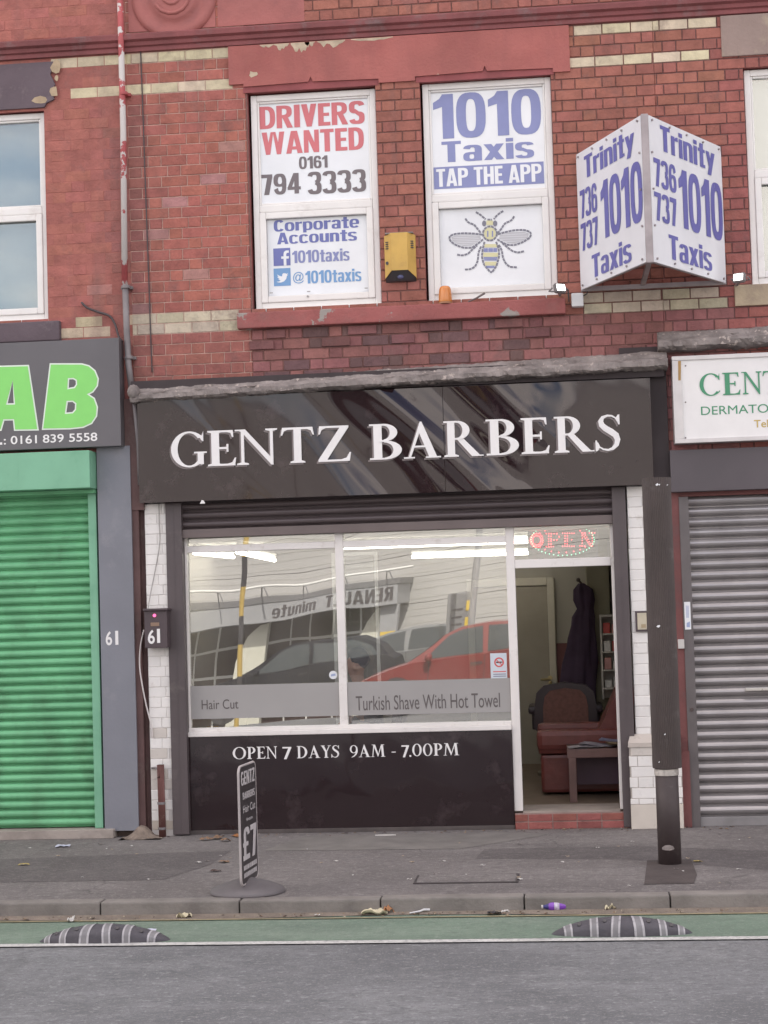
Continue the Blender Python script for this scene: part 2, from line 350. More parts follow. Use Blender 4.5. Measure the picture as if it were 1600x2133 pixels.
def serif_glyph(c):
    r = lambda *a: q_r(*a)
    if c == 'E': return stem(.08) + r(.2, .945, .54, 1) + r(.2, .47, .44, .53) + r(.2, 0, .58, .055) + [[(.54, 1), (.40, .95), (.49, .92), (.52, .80), (.55, .80)], [(.60, .22), (.57, .22), (.52, .09), (.40, .05), (.57, 0)]] + r(.40, .39, .44, .61), .60
    if c == 'L': return stem(.08) + r(.2, 0, .56, .055) + [[(.60, .24), (.57, .24), (.5, .09), (.40, .05), (.57, 0)]], .58
    if c == 'T': return stem(.28)[:1] + foot(.28, T_, 0) + r(.03, .94, .70, 1) + [[(.03, 1), (0, .78), (.03, .78), (.07, .9), (.17, .95)], [(.70, 1), (.73, .78), (.70, .78), (.66, .9), (.56, .95)]], .73
    if c == 'N': return r(.09, 0, .145, 1) + foot(.09, .055, 0) + foot(.62, .055, 1) + r(.62, 0, .675, 1) + [[(-.02, 1), (.17, 1), (.675, .12), (.675, -.02), (.64, -.02), (.10, .93)]] + r(-.02, .96, .15, 1), .76
    if c == 'Z': return [[(.47, .945), (.65, .945), (.20, .055), (.02, .055)]] + r(.05, .945, .65, 1) + r(.02, 0, .66, .055) + [[(.05, 1), (.03, .77), (.06, .77), (.1, .9), (.2, .95)], [(.66, 0), (.69, .25), (.66, .25), (.6, .1), (.48, .05)]], .70
    if c == 'B': return stem(.08)[:1] + r(0, .95, .3, 1) + r(0, 0, .3, .05) + q_ring(.28, .755, .27, .245, .15, H_, -90, 90) + q_ring(.29, .265, .34, .265, .165, H_, -90, 90) + r(.2, .49, .29, .545), .64
    if c == 'R': return stem(.08)[:1] + foot(.08, T_, 0) + r(0, .95, .3, 1) + q_ring(.29, .735, .29, .265, .16, H_, -90, 90) + r(.2, .47, .30, .525) + [[(.28, .5), (.44, .5), (.80, .03), (.86, 0), (.62, 0)]] + r(.62, 0, .88, .035), .86
    if c == 'P': return stem(.08)[:1] + foot(.08, T_, 0) + r(0, .95, .3, 1) + q_ring(.28, .72, .31, .28, .16, H_, -90, 90) + r(.2, .44, .29, .49), .60
    if c == 'D': return stem(.08)[:1] + r(0, .95, .3, 1) + r(0, 0, .3, .05) + q_ring(.26, .5, .52, .5, .175, H_, -90, 90), .80
    if c == 'A': return [[(.10, .0), (.16, .0), (.44, .9), (.40, 1.02)], [(.40, 1.02), (.44, 1.02), (.80, 0), (.61, 0), (.34, .82)]] + r(.2, .30, .6, .35) + r(.0, 0, .26, .04) + r(.52, 0, .88, .04), .88
    if c == 'G': return q_ring(.48, .5, .46, .51, .165, .05, 42, 318, 32) + r(.69, .1, .84, .40) + r(.60, .38, .92, .425) + [[(.84, .72), (.81, .72), (.74, .83), (.80, .88), (.84, 1.0)], [(.69, .1), (.84, .1), (.84, .07), (.77, .06)]], .92
    if c == 'C': return q_ring(.48, .5, .46, .51, .165, .05, 42, 318, 32) + [[(.84, .70), (.81, .70), (.74, .83), (.80, .88), (.84, 1.0)], [(.86, .2), (.82, .22), (.75, .12), (.80, .12)]], .88
    if c == 'O': return q_ring(.48, .5, .47, .51, .165, .05, 0, 360, 40), .96
    if c == '0': return q_ring(.33, .5, .32, .51, .14, .05, 0, 360, 34), .66
    if c == 'S': return s_curve(), .55
    if c == 'Y': return [[(.04, .96), (.22, .96), (.45, .48), (.30, .46)], [(.58, .96), (.65, .96), (.42, .44), (.36, .48)]] + r(.29, 0, .45, .5) + foot(.29, .16, 0) + r(-.02, .96, .28, 1) + r(.50, .96, .74, 1), .72
    if c == 'M': return [[(.08, 0), (.14, 0), (.24, .95), (.17, 1)], [(.15, 1), (.31, 1), (.56, .16), (.50, 0)], [(.47, .03), (.53, .03), (.82, 1), (.76, 1)], [(.74, 1), (.90, 1), (.98, 0), (.81, 0)]] + r(0, 0, .23, .04) + r(.73, 0, 1.06, .04) + r(.05, .96, .3, 1) + r(.74, .96, 1.0, 1), 1.06
    if c == '7': return r(.03, .86, .55, .98) + [[(.38, .9), (.55, .9), (.26, -.02), (.10, -.02)]], .56
    if c == '9': return q_ring(.31, .66, .30, .33, .13, .05, 0, 360, 30) + q_pen([(.56, .66), (.55, .45), (.46, .24), (.32, .09), (.14, 0)], [.12, .13, .12, .09, .04]), .62
    if c == '-': return r(.04, .35, .36, .42), .40
    if c == '.': return r(.04, 0, .18, .14), .22
    return [], .30
def put_serif(mb, text, fr, x_ranges, h, thick=.0, d=.002, space=.05):
    """serif capitals; x_ranges is either one (x0, x1) for the whole run or one per letter"""
    o, u, v, n = fr; k = 0
    if len(x_ranges) == 1:
        tot = sum(serif_glyph(c)[1] + space for c in text) - space
        x0, x1 = x_ranges[0]; sc = (x1 - x0) / tot; x_ranges = []; x = x0
        for c in text:
            w = serif_glyph(c)[1]; x_ranges.append((x, x + w * sc)); x += (w + space) * sc
    for c, (a, b) in zip(text, x_ranges):
        qs, w = serif_glyph(c)
        for q in qs:
            P = [(a + p[0] / w * (b - a), p[1] * h) for p in q]
            dd = d + .00012 * (k % 60); k += 1
            if thick: mb.prism(P, fr, d - thick, dd)
            else: mb.poly(P, fr, dd)
    return mb


def q_sr(cx, cy, rx, ry, t, h, a0=0, a1=360, n=26, e=2.9):
    se = lambda q: math.copysign(abs(q) ** (2 / e), q)
    out = []; n = max(6, int(n * abs(a1 - a0) / 360) + 2)
    for i in range(n):
        b0 = rad(a0 + (a1 - a0) * i / n); b1 = rad(a0 + (a1 - a0) * (i + 1) / n)
        O = lambda a: (cx + rx * se(math.cos(a)), cy + ry * se(math.sin(a))); I = lambda a: (cx + (rx - t) * se(math.cos(a)), cy + (ry - h) * se(math.sin(a)))
        out.append([O(b0), O(b1), I(b1), I(b0)])
    return out
def s_heavy(k=1.0):
    q = q_sr(.27, .735, .28, .275, .2, .15, 12, 262) + q_sr(.27, .265, .28, .275, .2, .15, -168, 82) + [[(.06, .60), (.22, .66), (.49, .40), (.33, .34)]]
    return [[(x, y * k) for x, y in p] for p in q]
def heavy_glyph(c):
    r = q_r
    if c in 'O0': return q_sr(.28, .5, .28, .51, .185, .15), .56
    if c == '1': return r(.17, 0, .385, 1) + [[(0, .66), (.18, .72), (.18, 1), (.12, .90), (0, .82)]], .385
    if c == '6': return q_sr(.28, .5, .28, .51, .185, .15, 22, 335) + q_sr(.28, .31, .28, .32, .185, .13, -95, 185), .56
    if c == '9': return [[(.56 - x, 1 - y) for x, y in q] for q in heavy_glyph('6')[0]], .56
    if c == '7': return r(0, .83, .5, 1) + [[(.28, .9), (.5, .86), (.34, 0), (.12, 0)]], .5
    if c == '4': return r(.30, 0, .5, 1) + r(0, .19, .58, .34) + [[(.27, 1), (.42, 1), (.19, .3), (0, .3)]], .58
    if c == '3': return q_sr(.27, .74, .28, .27, .19, .14, -85, 168) + q_sr(.27, .28, .29, .29, .195, .15, -168, 85), .56
    if c == '5': return r(.02, .86, .5, 1) + r(.02, .45, .2, 1) + q_sr(.26, .30, .29, .31, .19, .14, -165, 130), .55
    if c == '8': return q_sr(.28, .755, .265, .255, .175, .13) + q_sr(.28, .27, .28, .28, .185, .14), .56
    if c == 'D': return r(0, 0, .2, 1) + r(.1, .85, .2, 1) + r(.1, 0, .2, .15) + q_sr(.19, .5, .37, .5, .19, .15, -90, 90), .56
    if c in 'RP':
        q = r(0, 0, .2, 1) + r(.1, .86, .22, 1) + r(.1, .44, .22, .58) + q_sr(.21, .72, .35, .28, .19, .14, -90, 90)
        return (q + [[(.20, .5), (.40, .5), (.59, 0), (.38, 0)]], .59) if c == 'R' else (q, .56)
    if c == 'I': return r(0, 0, .21, 1), .21
    if c == 'V': return [[(0, 1), (.21, 1), (.37, 0), (.19, 0)], [(.35, 1), (.56, 1), (.37, 0), (.19, 0)]], .56
    if c == 'W': return [[(0, 1), (.19, 1), (.30, 0), (.14, 0)], [(.33, 1), (.43, 1), (.30, 0), (.14, 0)], [(.41, 1), (.51, 1), (.70, 0), (.54, 0)], [(.65, 1), (.84, 1), (.70, 0), (.54, 0)]], .84
    if c == 'E': return r(0, 0, .2, 1) + r(.1, .84, .44, 1) + r(.1, .43, .40, .57) + r(.1, 0, .44, .16), .44
    if c == 'S': return s_heavy(), .54
    if c == 's': return [[(x * .86, y * .76) for x, y in q] for q in s_heavy()], .47
    if c == 'A': return [[(0, 0), (.19, 0), (.36, 1), (.19, 1)], [(.42, 0), (.61, 0), (.42, 1), (.25, 1)]] + r(.14, .17, .46, .31), .61
    if c == 'N': return r(0, 0, .17, 1) + r(.39, 0, .56, 1) + [[(.02, 1), (.2, 1), (.54, 0), (.36, 0)]], .56
    if c == 'T': return r(0, .85, .5, 1) + r(.15, 0, .35, 1), .5
    if c == 'H': return r(0, 0, .2, 1) + r(.36, 0, .56, 1) + r(.1, .42, .46, .58), .56
    if c == 'C': return q_sr(.28, .5, .28, .51, .19, .15, 34, 326), .55
    if c == 'o': return q_sr(.25, .38, .26, .39, .17, .12), .51
    if c == 'c': return q_sr(.25, .38, .26, .39, .17, .12, 32, 328), .49
    if c == 'e': return q_sr(.25, .38, .26, .39, .17, .12, 0, 325) + r(.12, .31, .49, .42), .51
    if c == 'r': return r(0, 0, .19, .76) + [[(.16, .48), (.2, .6), (.36, .6), (.36, .78), (.26, .76), (.16, .66)]], .36
    if c == 'p': return r(0, -.2, .18, .76) + q_sr(.25, .38, .26, .39, .17, .12), .51
    if c == 'a': return q_sr(.22, .21, .22, .22, .16, .11) + r(.30, 0, .48, .58) + q_sr(.24, .52, .24, .25, .18, .12, 0, 168), .48
    if c == 't': return r(.1, 0, .29, .97) + r(0, .62, .38, .75) + r(.2, 0, .38, .13), .38
    if c == 'u': return r(0, .2, .19, .76) + r(.31, 0, .5, .76) + q_sr(.25, .24, .25, .25, .19, .13, 180, 360), .5
    if c == 'n': return r(0, 0, .19, .76) + r(.31, 0, .5, .54) + q_sr(.25, .52, .25, .25, .19, .13, 0, 180), .5
    if c == 'x': return [[(0, 0), (.2, 0), (.52, .76), (.32, .76)], [(.32, 0), (.52, 0), (.2, .76), (0, .76)]], .52
    if c == 'i': return r(0, 0, .19, .76) + r(0, .83, .19, 1.0), .19
    if c == 'y': return [[(0, .76), (.19, .76), (.34, .1), (.2, .0)], [(.32, .76), (.51, .76), (.27, -.2), (.07, -.2)]], .51
    if c == 'k': return r(0, 0, .19, 1) + [[(.15, .35), (.3, .76), (.52, .76), (.28, .38)], [(.15, .42), (.32, .5), (.54, 0), (.33, 0)]], .54
    if c == 'f': return r(.08, 0, .27, .8) + r(0, .62, .38, .75) + [[(.08, .78), (.27, .78), (.4, .86), (.4, 1), (.22, 1), (.1, .92)]], .4
    if c == 'm': return r(0, 0, .18, .76) + r(.29, 0, .47, .6) + r(.58, 0, .76, .56) + q_sr(.24, .52, .24, .25, .18, .13, 0, 180) + q_sr(.53, .52, .24, .25, .18, .13, 0, 180), .76
    if c == 'U': return r(0, .25, .2, 1) + r(.36, .25, .56, 1) + q_sr(.28, .3, .28, .31, .2, .15, 180, 360), .56
    if c == 'L': return r(0, 0, .2, 1) + r(.1, 0, .44, .16), .44
    if c == 'G': return q_sr(.28, .5, .28, .51, .19, .15, 34, 318) + r(.37, .06, .56, .52) + r(.28, .40, .56, .52), .56
    if c == 'Z': return r(0, .85, .5, 1) + r(0, 0, .5, .15) + [[(.28, .9), (.5, .9), (.22, .1), (0, .1)]], .5
    if c == 'B': return r(0, 0, .2, 1) + r(.1, .86, .24, 1) + r(.1, 0, .24, .14) + r(.1, .45, .24, .57) + q_sr(.24, .745, .30, .255, .18, .13, -90, 90) + q_sr(.24, .27, .33, .27, .19, .14, -90, 90), .57
    if c == '£': return q_sr(.32, .72, .25, .28, .19, .14, 5, 185) + r(.07, .1, .26, .75) + r(0, 0, .55, .16) + r(0, .42, .44, .55), .57
    return [], .22
def put_heavy(mb, text, fr, w, h, space=.05, d=.002):
    o, u, v, n = fr; x = 0; Q = []
    for c in text:
        qs, gw = heavy_glyph(c); Q += [[(x + a, b_) for a, b_ in q] for q in qs]; x += gw + space
    y0 = min(p[1] for q in Q for p in q); y1 = max(p[1] for q in Q for p in q); x -= space
    for k, q in enumerate(Q):
        mb.add([o + u * (a / x * w) + v * ((b_ - y0) / (y1 - y0) * h) + n * (d + .00003 * (k % 40)) for a, b_ in q], [list(range(len(q)))])
    return mb

# ================================================================ THE GROUND
M_road = tarmac('asphalt', (.172, .175, .184), (.29, .295, .30), (.075, .076, .082), .25, 0, True)
M_pave = tarmac('pavement tarmac', (.182, .165, .163), (.31, .29, .28), (.085, .075, .075), .5, .6)
M_patch = tarmac('patch tarmac', (.128, .115, .116), (.22, .20, .195), (.065, .057, .058), .2, .4)
M_kerb = mat('kerb stone', (.235, .215, .20), .85, .22, 3.2, .5, 40, dirt=((.115, .098, .098), .45, 3.0))
M_green = tarmac('green lane surface', (.160, .228, .172), (.25, .29, .245), (.10, .13, .108), .4, 0, True)
M_white = mat('road paint', (.58, .58, .56), .75, .15, 8, .4, 80, dirt=((.18, .18, .185), .8, 34))
M_gutter = mat('gutter dirt', (.21, .172, .142), .9, .25, 9, .8, 60, dirt=((.30, .26, .20), .5, 18))

b = MB()
for y0, z0, y1, z1 in ((0.4, -.1, -18, -.1), (-18, -.1, -25, -1.5), (-25, -1.5, -140, -1.5)):
    b.add([(-140, y1, z1), (140, y1, z1), (140, y0, z0), (-140, y0, z0)], [(0, 1, 2, 3)])
b.add([(-140, .4, -.1), (140, .4, -.1), (140, 160, -.1), (-140, 160, -.1)], [(0, 1, 2, 3)])
tag(b.build('road', M_road), kind='structure')
b = MB(); b.box(-60, 60, -3.06, .35, -.3, 0); tag(b.build('pavement', M_pave), kind='structure')
b = MB(); KJ = -.62
for i in range(-40, 42):
    x = KJ + i * .925
    b.bbox(x + .004, x + .921, -3.2 + random.uniform(-.004, .004), -3.062, -.16, .006 + random.uniform(-.004, .004), .012)
tag(b.build('kerb', M_kerb), kind='structure')
b = MB(); b.grid(160, 2, lambda s, t: (-20 + 44 * s, -3.20 - t * (.09 + .035 * math.sin(s * 91) + .02 * math.sin(s * 37)), -.088 - .004 * t + .012 * (1 - t)))
tag(b.build('gutter', M_gutter), kind='structure')
def sheet(name, m, x0, x1, y0, y1, z): 
    tag(MB().add([(x0, y0, z), (x1, y0, z), (x1, y1, z), (x0, y1, z)], [(0, 1, 2, 3)]).build(name, m), kind='structure')
sheet('cycle_lane', M_green, -60, 60, -4.02, -3.2, -.096)
sheet('road_marking', M_white, -60, 60, -4.13, -4.045, -.092)
M_yel = mat('worn yellow line', (.33, .28, .165), .85, .2, 6, .3, 60, dirt=((.16, .18, .14), .55, 9))
sheet('edge_line', M_yel, -60, 60, -3.345, -3.315, -.090)
def patch(name, m, pix, z):
    tag(MB().add([(*G(px, py, z), z) for px, py in pix], [list(range(len(pix)))]).build(name, m), kind='structure')
patch('pavement_patch', M_patch, [(0, 1838), (0, 1790), (300, 1778), (480, 1772), (440, 1800), (340, 1832)], .002)
patch('pavement_patch', mat('post footing', (.082, .066, .064), .9, .2, 5, .6, 60), [(1342, 1842), (1348, 1792), (1440, 1790), (1452, 1822), (1446, 1840)], .003)
patch('pavement_patch', mat('foot of wall', (.20, .185, .175), .9, .16, 4, .5, 60), [(545, 1772), (640, 1741), (1065, 1733), (1150, 1737), (960, 1768)], .002)
patch('pavement_patch', M_patch, [(990, 1788), (1010, 1768), (1330, 1762), (1600, 1772), (1600, 1812), (1300, 1790)], .0015)

# ================================================================ THE TERRACE
COURSE, ZR = .0905, 6.33
M_brick = mat('brick face', (1, 1, 1), .82, .16, 9.0, .8, 38, attr=True, dirt=((.145, .088, .084), .26, 2.2), stain=((.165, .10, .095), .58, 2.4))
M_bcream = M_brick
M_dark = mat('dark core', (.05, .04, .04), .9, 0)
M_roof = mat('roof slate', (.12, .12, .13), .7, .15)

def cut(a, b, holes):
    segs = [(a, b)]
    for h0, h1 in holes:
        nxt = []
        for s0, s1 in segs:
            if h1 <= s0 or h0 >= s1: nxt.append((s0, s1)); continue
            if h0 > s0: nxt.append((s0, h0))
            if h1 < s1: nxt.append((h1, s1))
        segs = nxt
    return segs
def bricks(mb, x0, x1, z0, z1, holes, colf, y=0.0, course=COURSE, zref=ZR, joint=.008, proud=.008, st=.225, hd=.113):
    r0 = math.floor((zref - z1) / course) ; r1 = math.ceil((zref - z0) / course)
    for r in range(r0, r1):
        zt = min(z1, zref - r * course); zb = max(z0, zref - (r + 1) * course)
        if zt - zb < .02: continue
        zm = (zt + zb) / 2
        hs = [(h[0], h[1]) for h in holes if h[2] < zm < h[3]]
        x = -20.0 + (r % 2) * (st + hd) / 2; k = 0; long_ = colf in LONG and r in (-4, -1, 21, 22)
        while x < x1:
            w = (st + .012 if long_ else st) if (k % 2 == 0 or long_) else hd
            a, e = max(x + joint / 2, x0), min(x + w - joint / 2, x1)
            x += w; k += 1
            if e - a < .012: continue
            for s0, s1 in cut(a, e, hs):
                if s1 - s0 < .012: continue
                c = colf(r, (s0 + s1) / 2, zm, k % 2)
                if c is None: continue
                mb.col = c; jt = random.uniform(-.002, .002); J = lambda: random.uniform(-.0022, .0022)
                z_b, z_t = zb + joint / 2, zt - joint / 2; p = y - proud + jt; ch = .003
                v = [(s0, y, z_b), (s1, y, z_b), (s1, y, z_t), (s0, y, z_t), (s0 + ch + J(), p, z_b + ch + J()), (s1 - ch + J(), p, z_b + ch + J()), (s1 - ch + J(), p, z_t - ch + J()), (s0 + ch + J(), p, z_t - ch + J())]
                mb.add(v, [(4, 5, 6, 7), (0, 1, 5, 4), (1, 2, 6, 5), (2, 3, 7, 6), (3, 0, 4, 7)])
    mb.col = None
def mortar(mb, x0, x1, z0, z1, holes, colf, y=0.0, depth=.12, xs_extra=()):
    xs = sorted({x0, x1, *[q for q in xs_extra if x0 < q < x1], *[q for h in holes for q in h[:2] if x0 < q < x1]})
    zs = sorted({z0, z1, *[q for h in holes for q in h[2:] if z0 < q < z1]})
    inh = lambda x, z: any(h[0] < x < h[1] and h[2] < z < h[3] for h in holes)
    for a, b_ in zip(xs, xs[1:]):
        for c, d in zip(zs, zs[1:]):
            if inh((a + b_) / 2, (c + d) / 2): continue
            mb.col = colf((a + b_) / 2); mb.add([(a, y, c), (b_, y, c), (b_, y, d), (a, y, d)], [(0, 1, 2, 3)])
    for h0, h1, g0, g1 in holes:
        mb.col = (.30, .09, .085)
        h0, h1, g0, g1 = max(h0, x0), min(h1, x1), max(g0, z0), min(g1, z1)
        mb.add([(h0, y, g0), (h1, y, g0), (h1, y, g1), (h0, y, g1), (h0, y + depth, g0), (h1, y + depth, g0), (h1, y + depth, g1), (h0, y + depth, g1)],
               [(0, 1, 5, 4), (1, 2, 6, 5), (2, 3, 7, 6), (3, 0, 4, 7)])
    mb.col = None
LONG = set()
def jit(c, a=.12):
    k = 1 + random.uniform(-a, a); h = random.uniform(-.04, .04)
    return (c[0] * k, c[1] * k * (1 + h), c[2] * k * (1 - h))
CREAM = (.60, .52, .37)
def soot(x, z, c):                                        # soot run beside the rainwater pipe
    d = abs(x + 2.03); s = max(0, 1 - d / .30) * (.55 if z < 6.2 else .25)
    if z < 4.3: s = max(s, .25)
    return tuple(q * (1 - s) + w_ * s for q, w_ in zip(c, (.13, .075, .08)))
def col_mid(r, x, z, k):
    if r in (-1, -4) and (x < -1.14 or x > 1.78): return jit(CREAM, .10)
    if r in (21, 22) and (x < -1.13 or x > 1.70):
        return jit((.50, .435, .335), .12)
    if x < -1.0:
        c = jit((.370, .125, .098), .12)
        if k == 1 and random.random() < .10: c = jit((.40, .20, .185), .1)
        return soot(x, z, c)
    c = jit((.335, .125, .096), .13)
    if random.random() < .10: c = jit((.345, .138, .098), .08)
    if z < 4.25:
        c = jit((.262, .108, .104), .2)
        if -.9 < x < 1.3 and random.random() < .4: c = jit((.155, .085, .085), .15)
    return c
def mor_mid(x): return (.52, .35, .30) if x < -1.0 else (.20, .098, .085)
def col_left(r, x, z, k):
    if x > -2.62 and r in (-1, -4): return jit(CREAM, .08)
    if x > -2.63 and r in (21, 22): return jit((.53, .44, .31), .12)
    c = jit((.375, .132, .108), .05)
    if random.random() < .012: c = (.43, .19, .165)
    return soot(x, z, c)
def mor_left(x): return (.335, .116, .098)
def col_right(r, x, z, k): return col_mid(r, max(x, 2.0), z, k) if x < 3.03 else (jit((.31, .105, .09), .14))
LONG.update((col_mid, col_left, col_right))
HOLE1 = (-.985, .118, 4.40, 6.29); HOLE2 = (.495, 1.60, 4.40, 6.29)
HOLE_L = (-4.1, -2.768, 4.40, 6.25); HOLE_R = (3.19, 4.5, 4.43, 6.25)
XL, XM, XR = -2.03, 2.46, 9.5

mid = thing('terraced_building', 'red brick terrace front with white framed windows above a black barber shop', 'building', (0, 0, 0))
lef = thing('terraced_building', 'smooth red painted brick building over a shop with a green shutter', 'building', (-2.03, 0, 0))
rig = thing('terraced_building', 'brick building over a shop with a bare metal shutter', 'building', (2.46, 0, 0))

b = MB(); hs = [HOLE1, HOLE2]
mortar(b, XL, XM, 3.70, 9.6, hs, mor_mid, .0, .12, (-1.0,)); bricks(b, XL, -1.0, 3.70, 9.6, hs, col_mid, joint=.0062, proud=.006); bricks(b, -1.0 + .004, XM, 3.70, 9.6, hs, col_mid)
b.build('wall', M_brick, mid)
b = MB(); hs = [HOLE_L, (-6.6, -5.2, 4.40, 6.25)]
mortar(b, -9, XL, 3.2, 9.6, hs, mor_left); bricks(b, -9, XL, 3.2, 9.6, hs, col_left, proud=.0012, joint=.005)
b.build('wall', M_brick, lef)
b = MB(); hs = [HOLE_R, (5.4, 6.7, 4.43, 6.25)]
mortar(b, XM, XR, 3.06, 9.6, hs, lambda x: (.17, .085, .082)); bricks(b, XM, XR, 3.06, 9.6, hs, col_right)
b.build('wall', M_brick, rig)
for root, a, e in ((lef, -9, XL), (mid, XL, XM), (rig, XM, XR)):
    r_ = MB(); r_.box(a, e, -.05, 9.0, 9.6, 9.75); r_.build('roof', M_roof, root)
    r_ = MB(); r_.box(a, e, 8.8, 9.0, 0, 9.6); r_.box(a + .001, a + .1, .32, 8.8, 0, 9.6); r_.box(e - .1, e - .001, .32, 8.8, 0, 9.6); r_.box(a + .1, e - .1, .32, 8.8, 3.3, 3.4)
    r_.build('rear_wall', mat('rear brick', (.3, .12, .1), .85, .15), root)

# string course with its weathered top, across the three fronts
M_moul = mat('dark red moulding', (.235, .072, .075), .75, .2, 3.0, .5, 40, dirt=((.20, .15, .15), .4, 3.5))
M_lead = mat('grey mortar capping', (.285, .25, .24), .9, .25, 7, 1.0, 30, dirt=((.13, .105, .10), .6, 5), flake=((.42, .36, .33), 16, .60))
for root, a, e in ((lef, -9, XL + .001), (mid, XL + .001, XM - .001), (rig, XM - .001, XR)):
    m_ = MB(); m_.extr_x([(-.004, 6.695), (-.03, 6.70), (-.03, 6.735), (-.05, 6.745), (-.055, 6.775), (-.085, 6.79), (-.09, 6.83), (-.07, 6.845), (0, 6.87)], a, e)
    m_.build('string_course', M_moul, root)

# red painted stone lintel over the pair of windows, with eared hood and little ogee points
M_redp = mat('red stone paint', (.385, .122, .108), .75, .16, 2.2, .6, 40, dirt=((.30, .085, .08), .5, 1.8), stain=((.25, .085, .08), .5, 3.0), flake=((.62, .53, .40), 3.4, .69))
M_redd = mat('dark red stone paint', (.285, .075, .08), .75, .15, 4, .4, 50)
f0 = frame(0, 0, 0)
b = MB()
L0, L1, LZ = -1.135, 1.765, 6.692
prof = [(L0, 6.36), (-1.01, 6.36), (-1.01, 6.335), (-.45, 6.345), (-.43, 6.39), (-.41, 6.345), (.15, 6.335), (.15, 6.30), (.46, 6.30), (.46, 6.335), (1.03, 6.345), (1.05, 6.39), (1.07, 6.345), (1.62, 6.335), (1.62, 6.30), (L1, 6.30), (L1, LZ), (L0, LZ)]
b.prism(prof, f0, .002, .028); b.build('lintel', M_redp, mid)
b = MB()
for h in (HOLE1, HOLE2):
    xc = (h[0] + h[1]) / 2
    b.prism([(h[0] - .03, 6.285), (h[1] + .03, 6.285), (h[1] + .03, 6.334), (xc + .02, 6.344), (xc, 6.388), (xc - .02, 6.344), (h[0] - .03, 6.334)], f0, .0, .014)
b.build('hood_moulding', M_redd, mid)
# flaked patches of bare stone along the head of the lintel
b = MB(); random.seed(3)
M_bare = mat('bare stone', (.56, .46, .34), .9, .25, 9, .4, 40)
for (px, w_, h_) in ((690, 60, 22), (625, 40, 30), (645, 22, 16), (585, 34, 16), (775, 90, 10), (555, 30, 8)):
    x, z = W(px, 84, -.03); z = LZ - .004; k = 9
    top = [(x + (i / k - .5) * w_ / 250, z) for i in range(k + 1)]
    bot = [(x + (i / k - .5) * w_ / 250, z - (h_ / 250) * random.uniform(.3, 1.0) * math.sin(PI * (i + .5) / (k + 1))) for i in range(k, -1, -1)]
    b.poly(top + bot, f0, .0295)
x, z = W(527, 155, -.03)
b.poly([(x + .05 * math.cos(a * .7) * random.uniform(.5, 1), z + .035 * math.sin(a * .7) * random.uniform(.5, 1)) for a in range(9)], f0, .0297)
b.build('bare_patch', M_bare, mid)

# long sill
b = MB(); b.bbox(-1.11, 1.655, -.085, .1, 4.252, 4.385, .01)
b.build('window_sill', mat('red sill paint', (.335, .105, .10), .78, .18, 3, .6, 40, dirt=((.22, .11, .10), .5, 2.5), flake=((.30, .27, .25), 2.2, .575)), mid)
# dressed bricks standing proud below the sill
random.seed(11)
for px, py, w_ in ((545, 717, 52), (755, 695, 60), (575, 700, 40), (905, 683, 60), (1060, 676, 58), (1120, 693, 50), (700, 716, 60), (840, 715, 48)):
    x, z = W(px, py, -.02); z = ZR - COURSE * (math.floor((ZR - z) / COURSE) + .5); b = MB(); b.col = jit((.20, .085, .085), .2)
    b.bbox(x - w_ / 500, x + w_ / 500, -.026, .01, z - .036, z + .036, .004); b.build('projecting_brick', M_brick, mid)

# terracotta roundel at the top left
b = MB(); cx, cz = W(362, -8, -.02)
bm = MB()
rp_ = [(.37, .0), (.37, .018), (.335, .036), (.30, .03), (.27, .012), (.22, .012), (.205, .03), (.18, .04), (.12, .042), (.05, .046)]
n = 48; vs = []
for r, d in rp_:
    for k in range(n): vs.append((cx + r * math.cos(2 * PI * k / n), -.004 - d, cz + r * math.sin(2 * PI * k / n)))
fs = [(i * n + k, i * n + (k + 1) % n, (i + 1) * n + (k + 1) % n, (i + 1) * n + k) for i in range(len(rp_) - 1) for k in range(n)] + [[(len(rp_) - 1) * n + k for k in range(n)]]
b.add(vs, fs)
b.tube([(cx + .17 * (1 - k / 30) * math.cos(k * .42 + 3.6), -.045, cz + .17 * (1 - k / 30) * math.sin(k * .42 + 3.6)) for k in range(26)], .018, 8)
M_terra = mat('terracotta', (.36, .125, .115), .75, .12, 4, .4, 40, dirt=((.27, .10, .10), .3, 4))
b.build('roundel', M_terra, mid, True)
b = MB()
b.box(-2.0, -1.24, -.012, 0, 6.875, 7.8); b.box(-1.22, -.47, -.010, 0, 6.875, 7.8)
b.build('terracotta_panel', M_terra, mid)

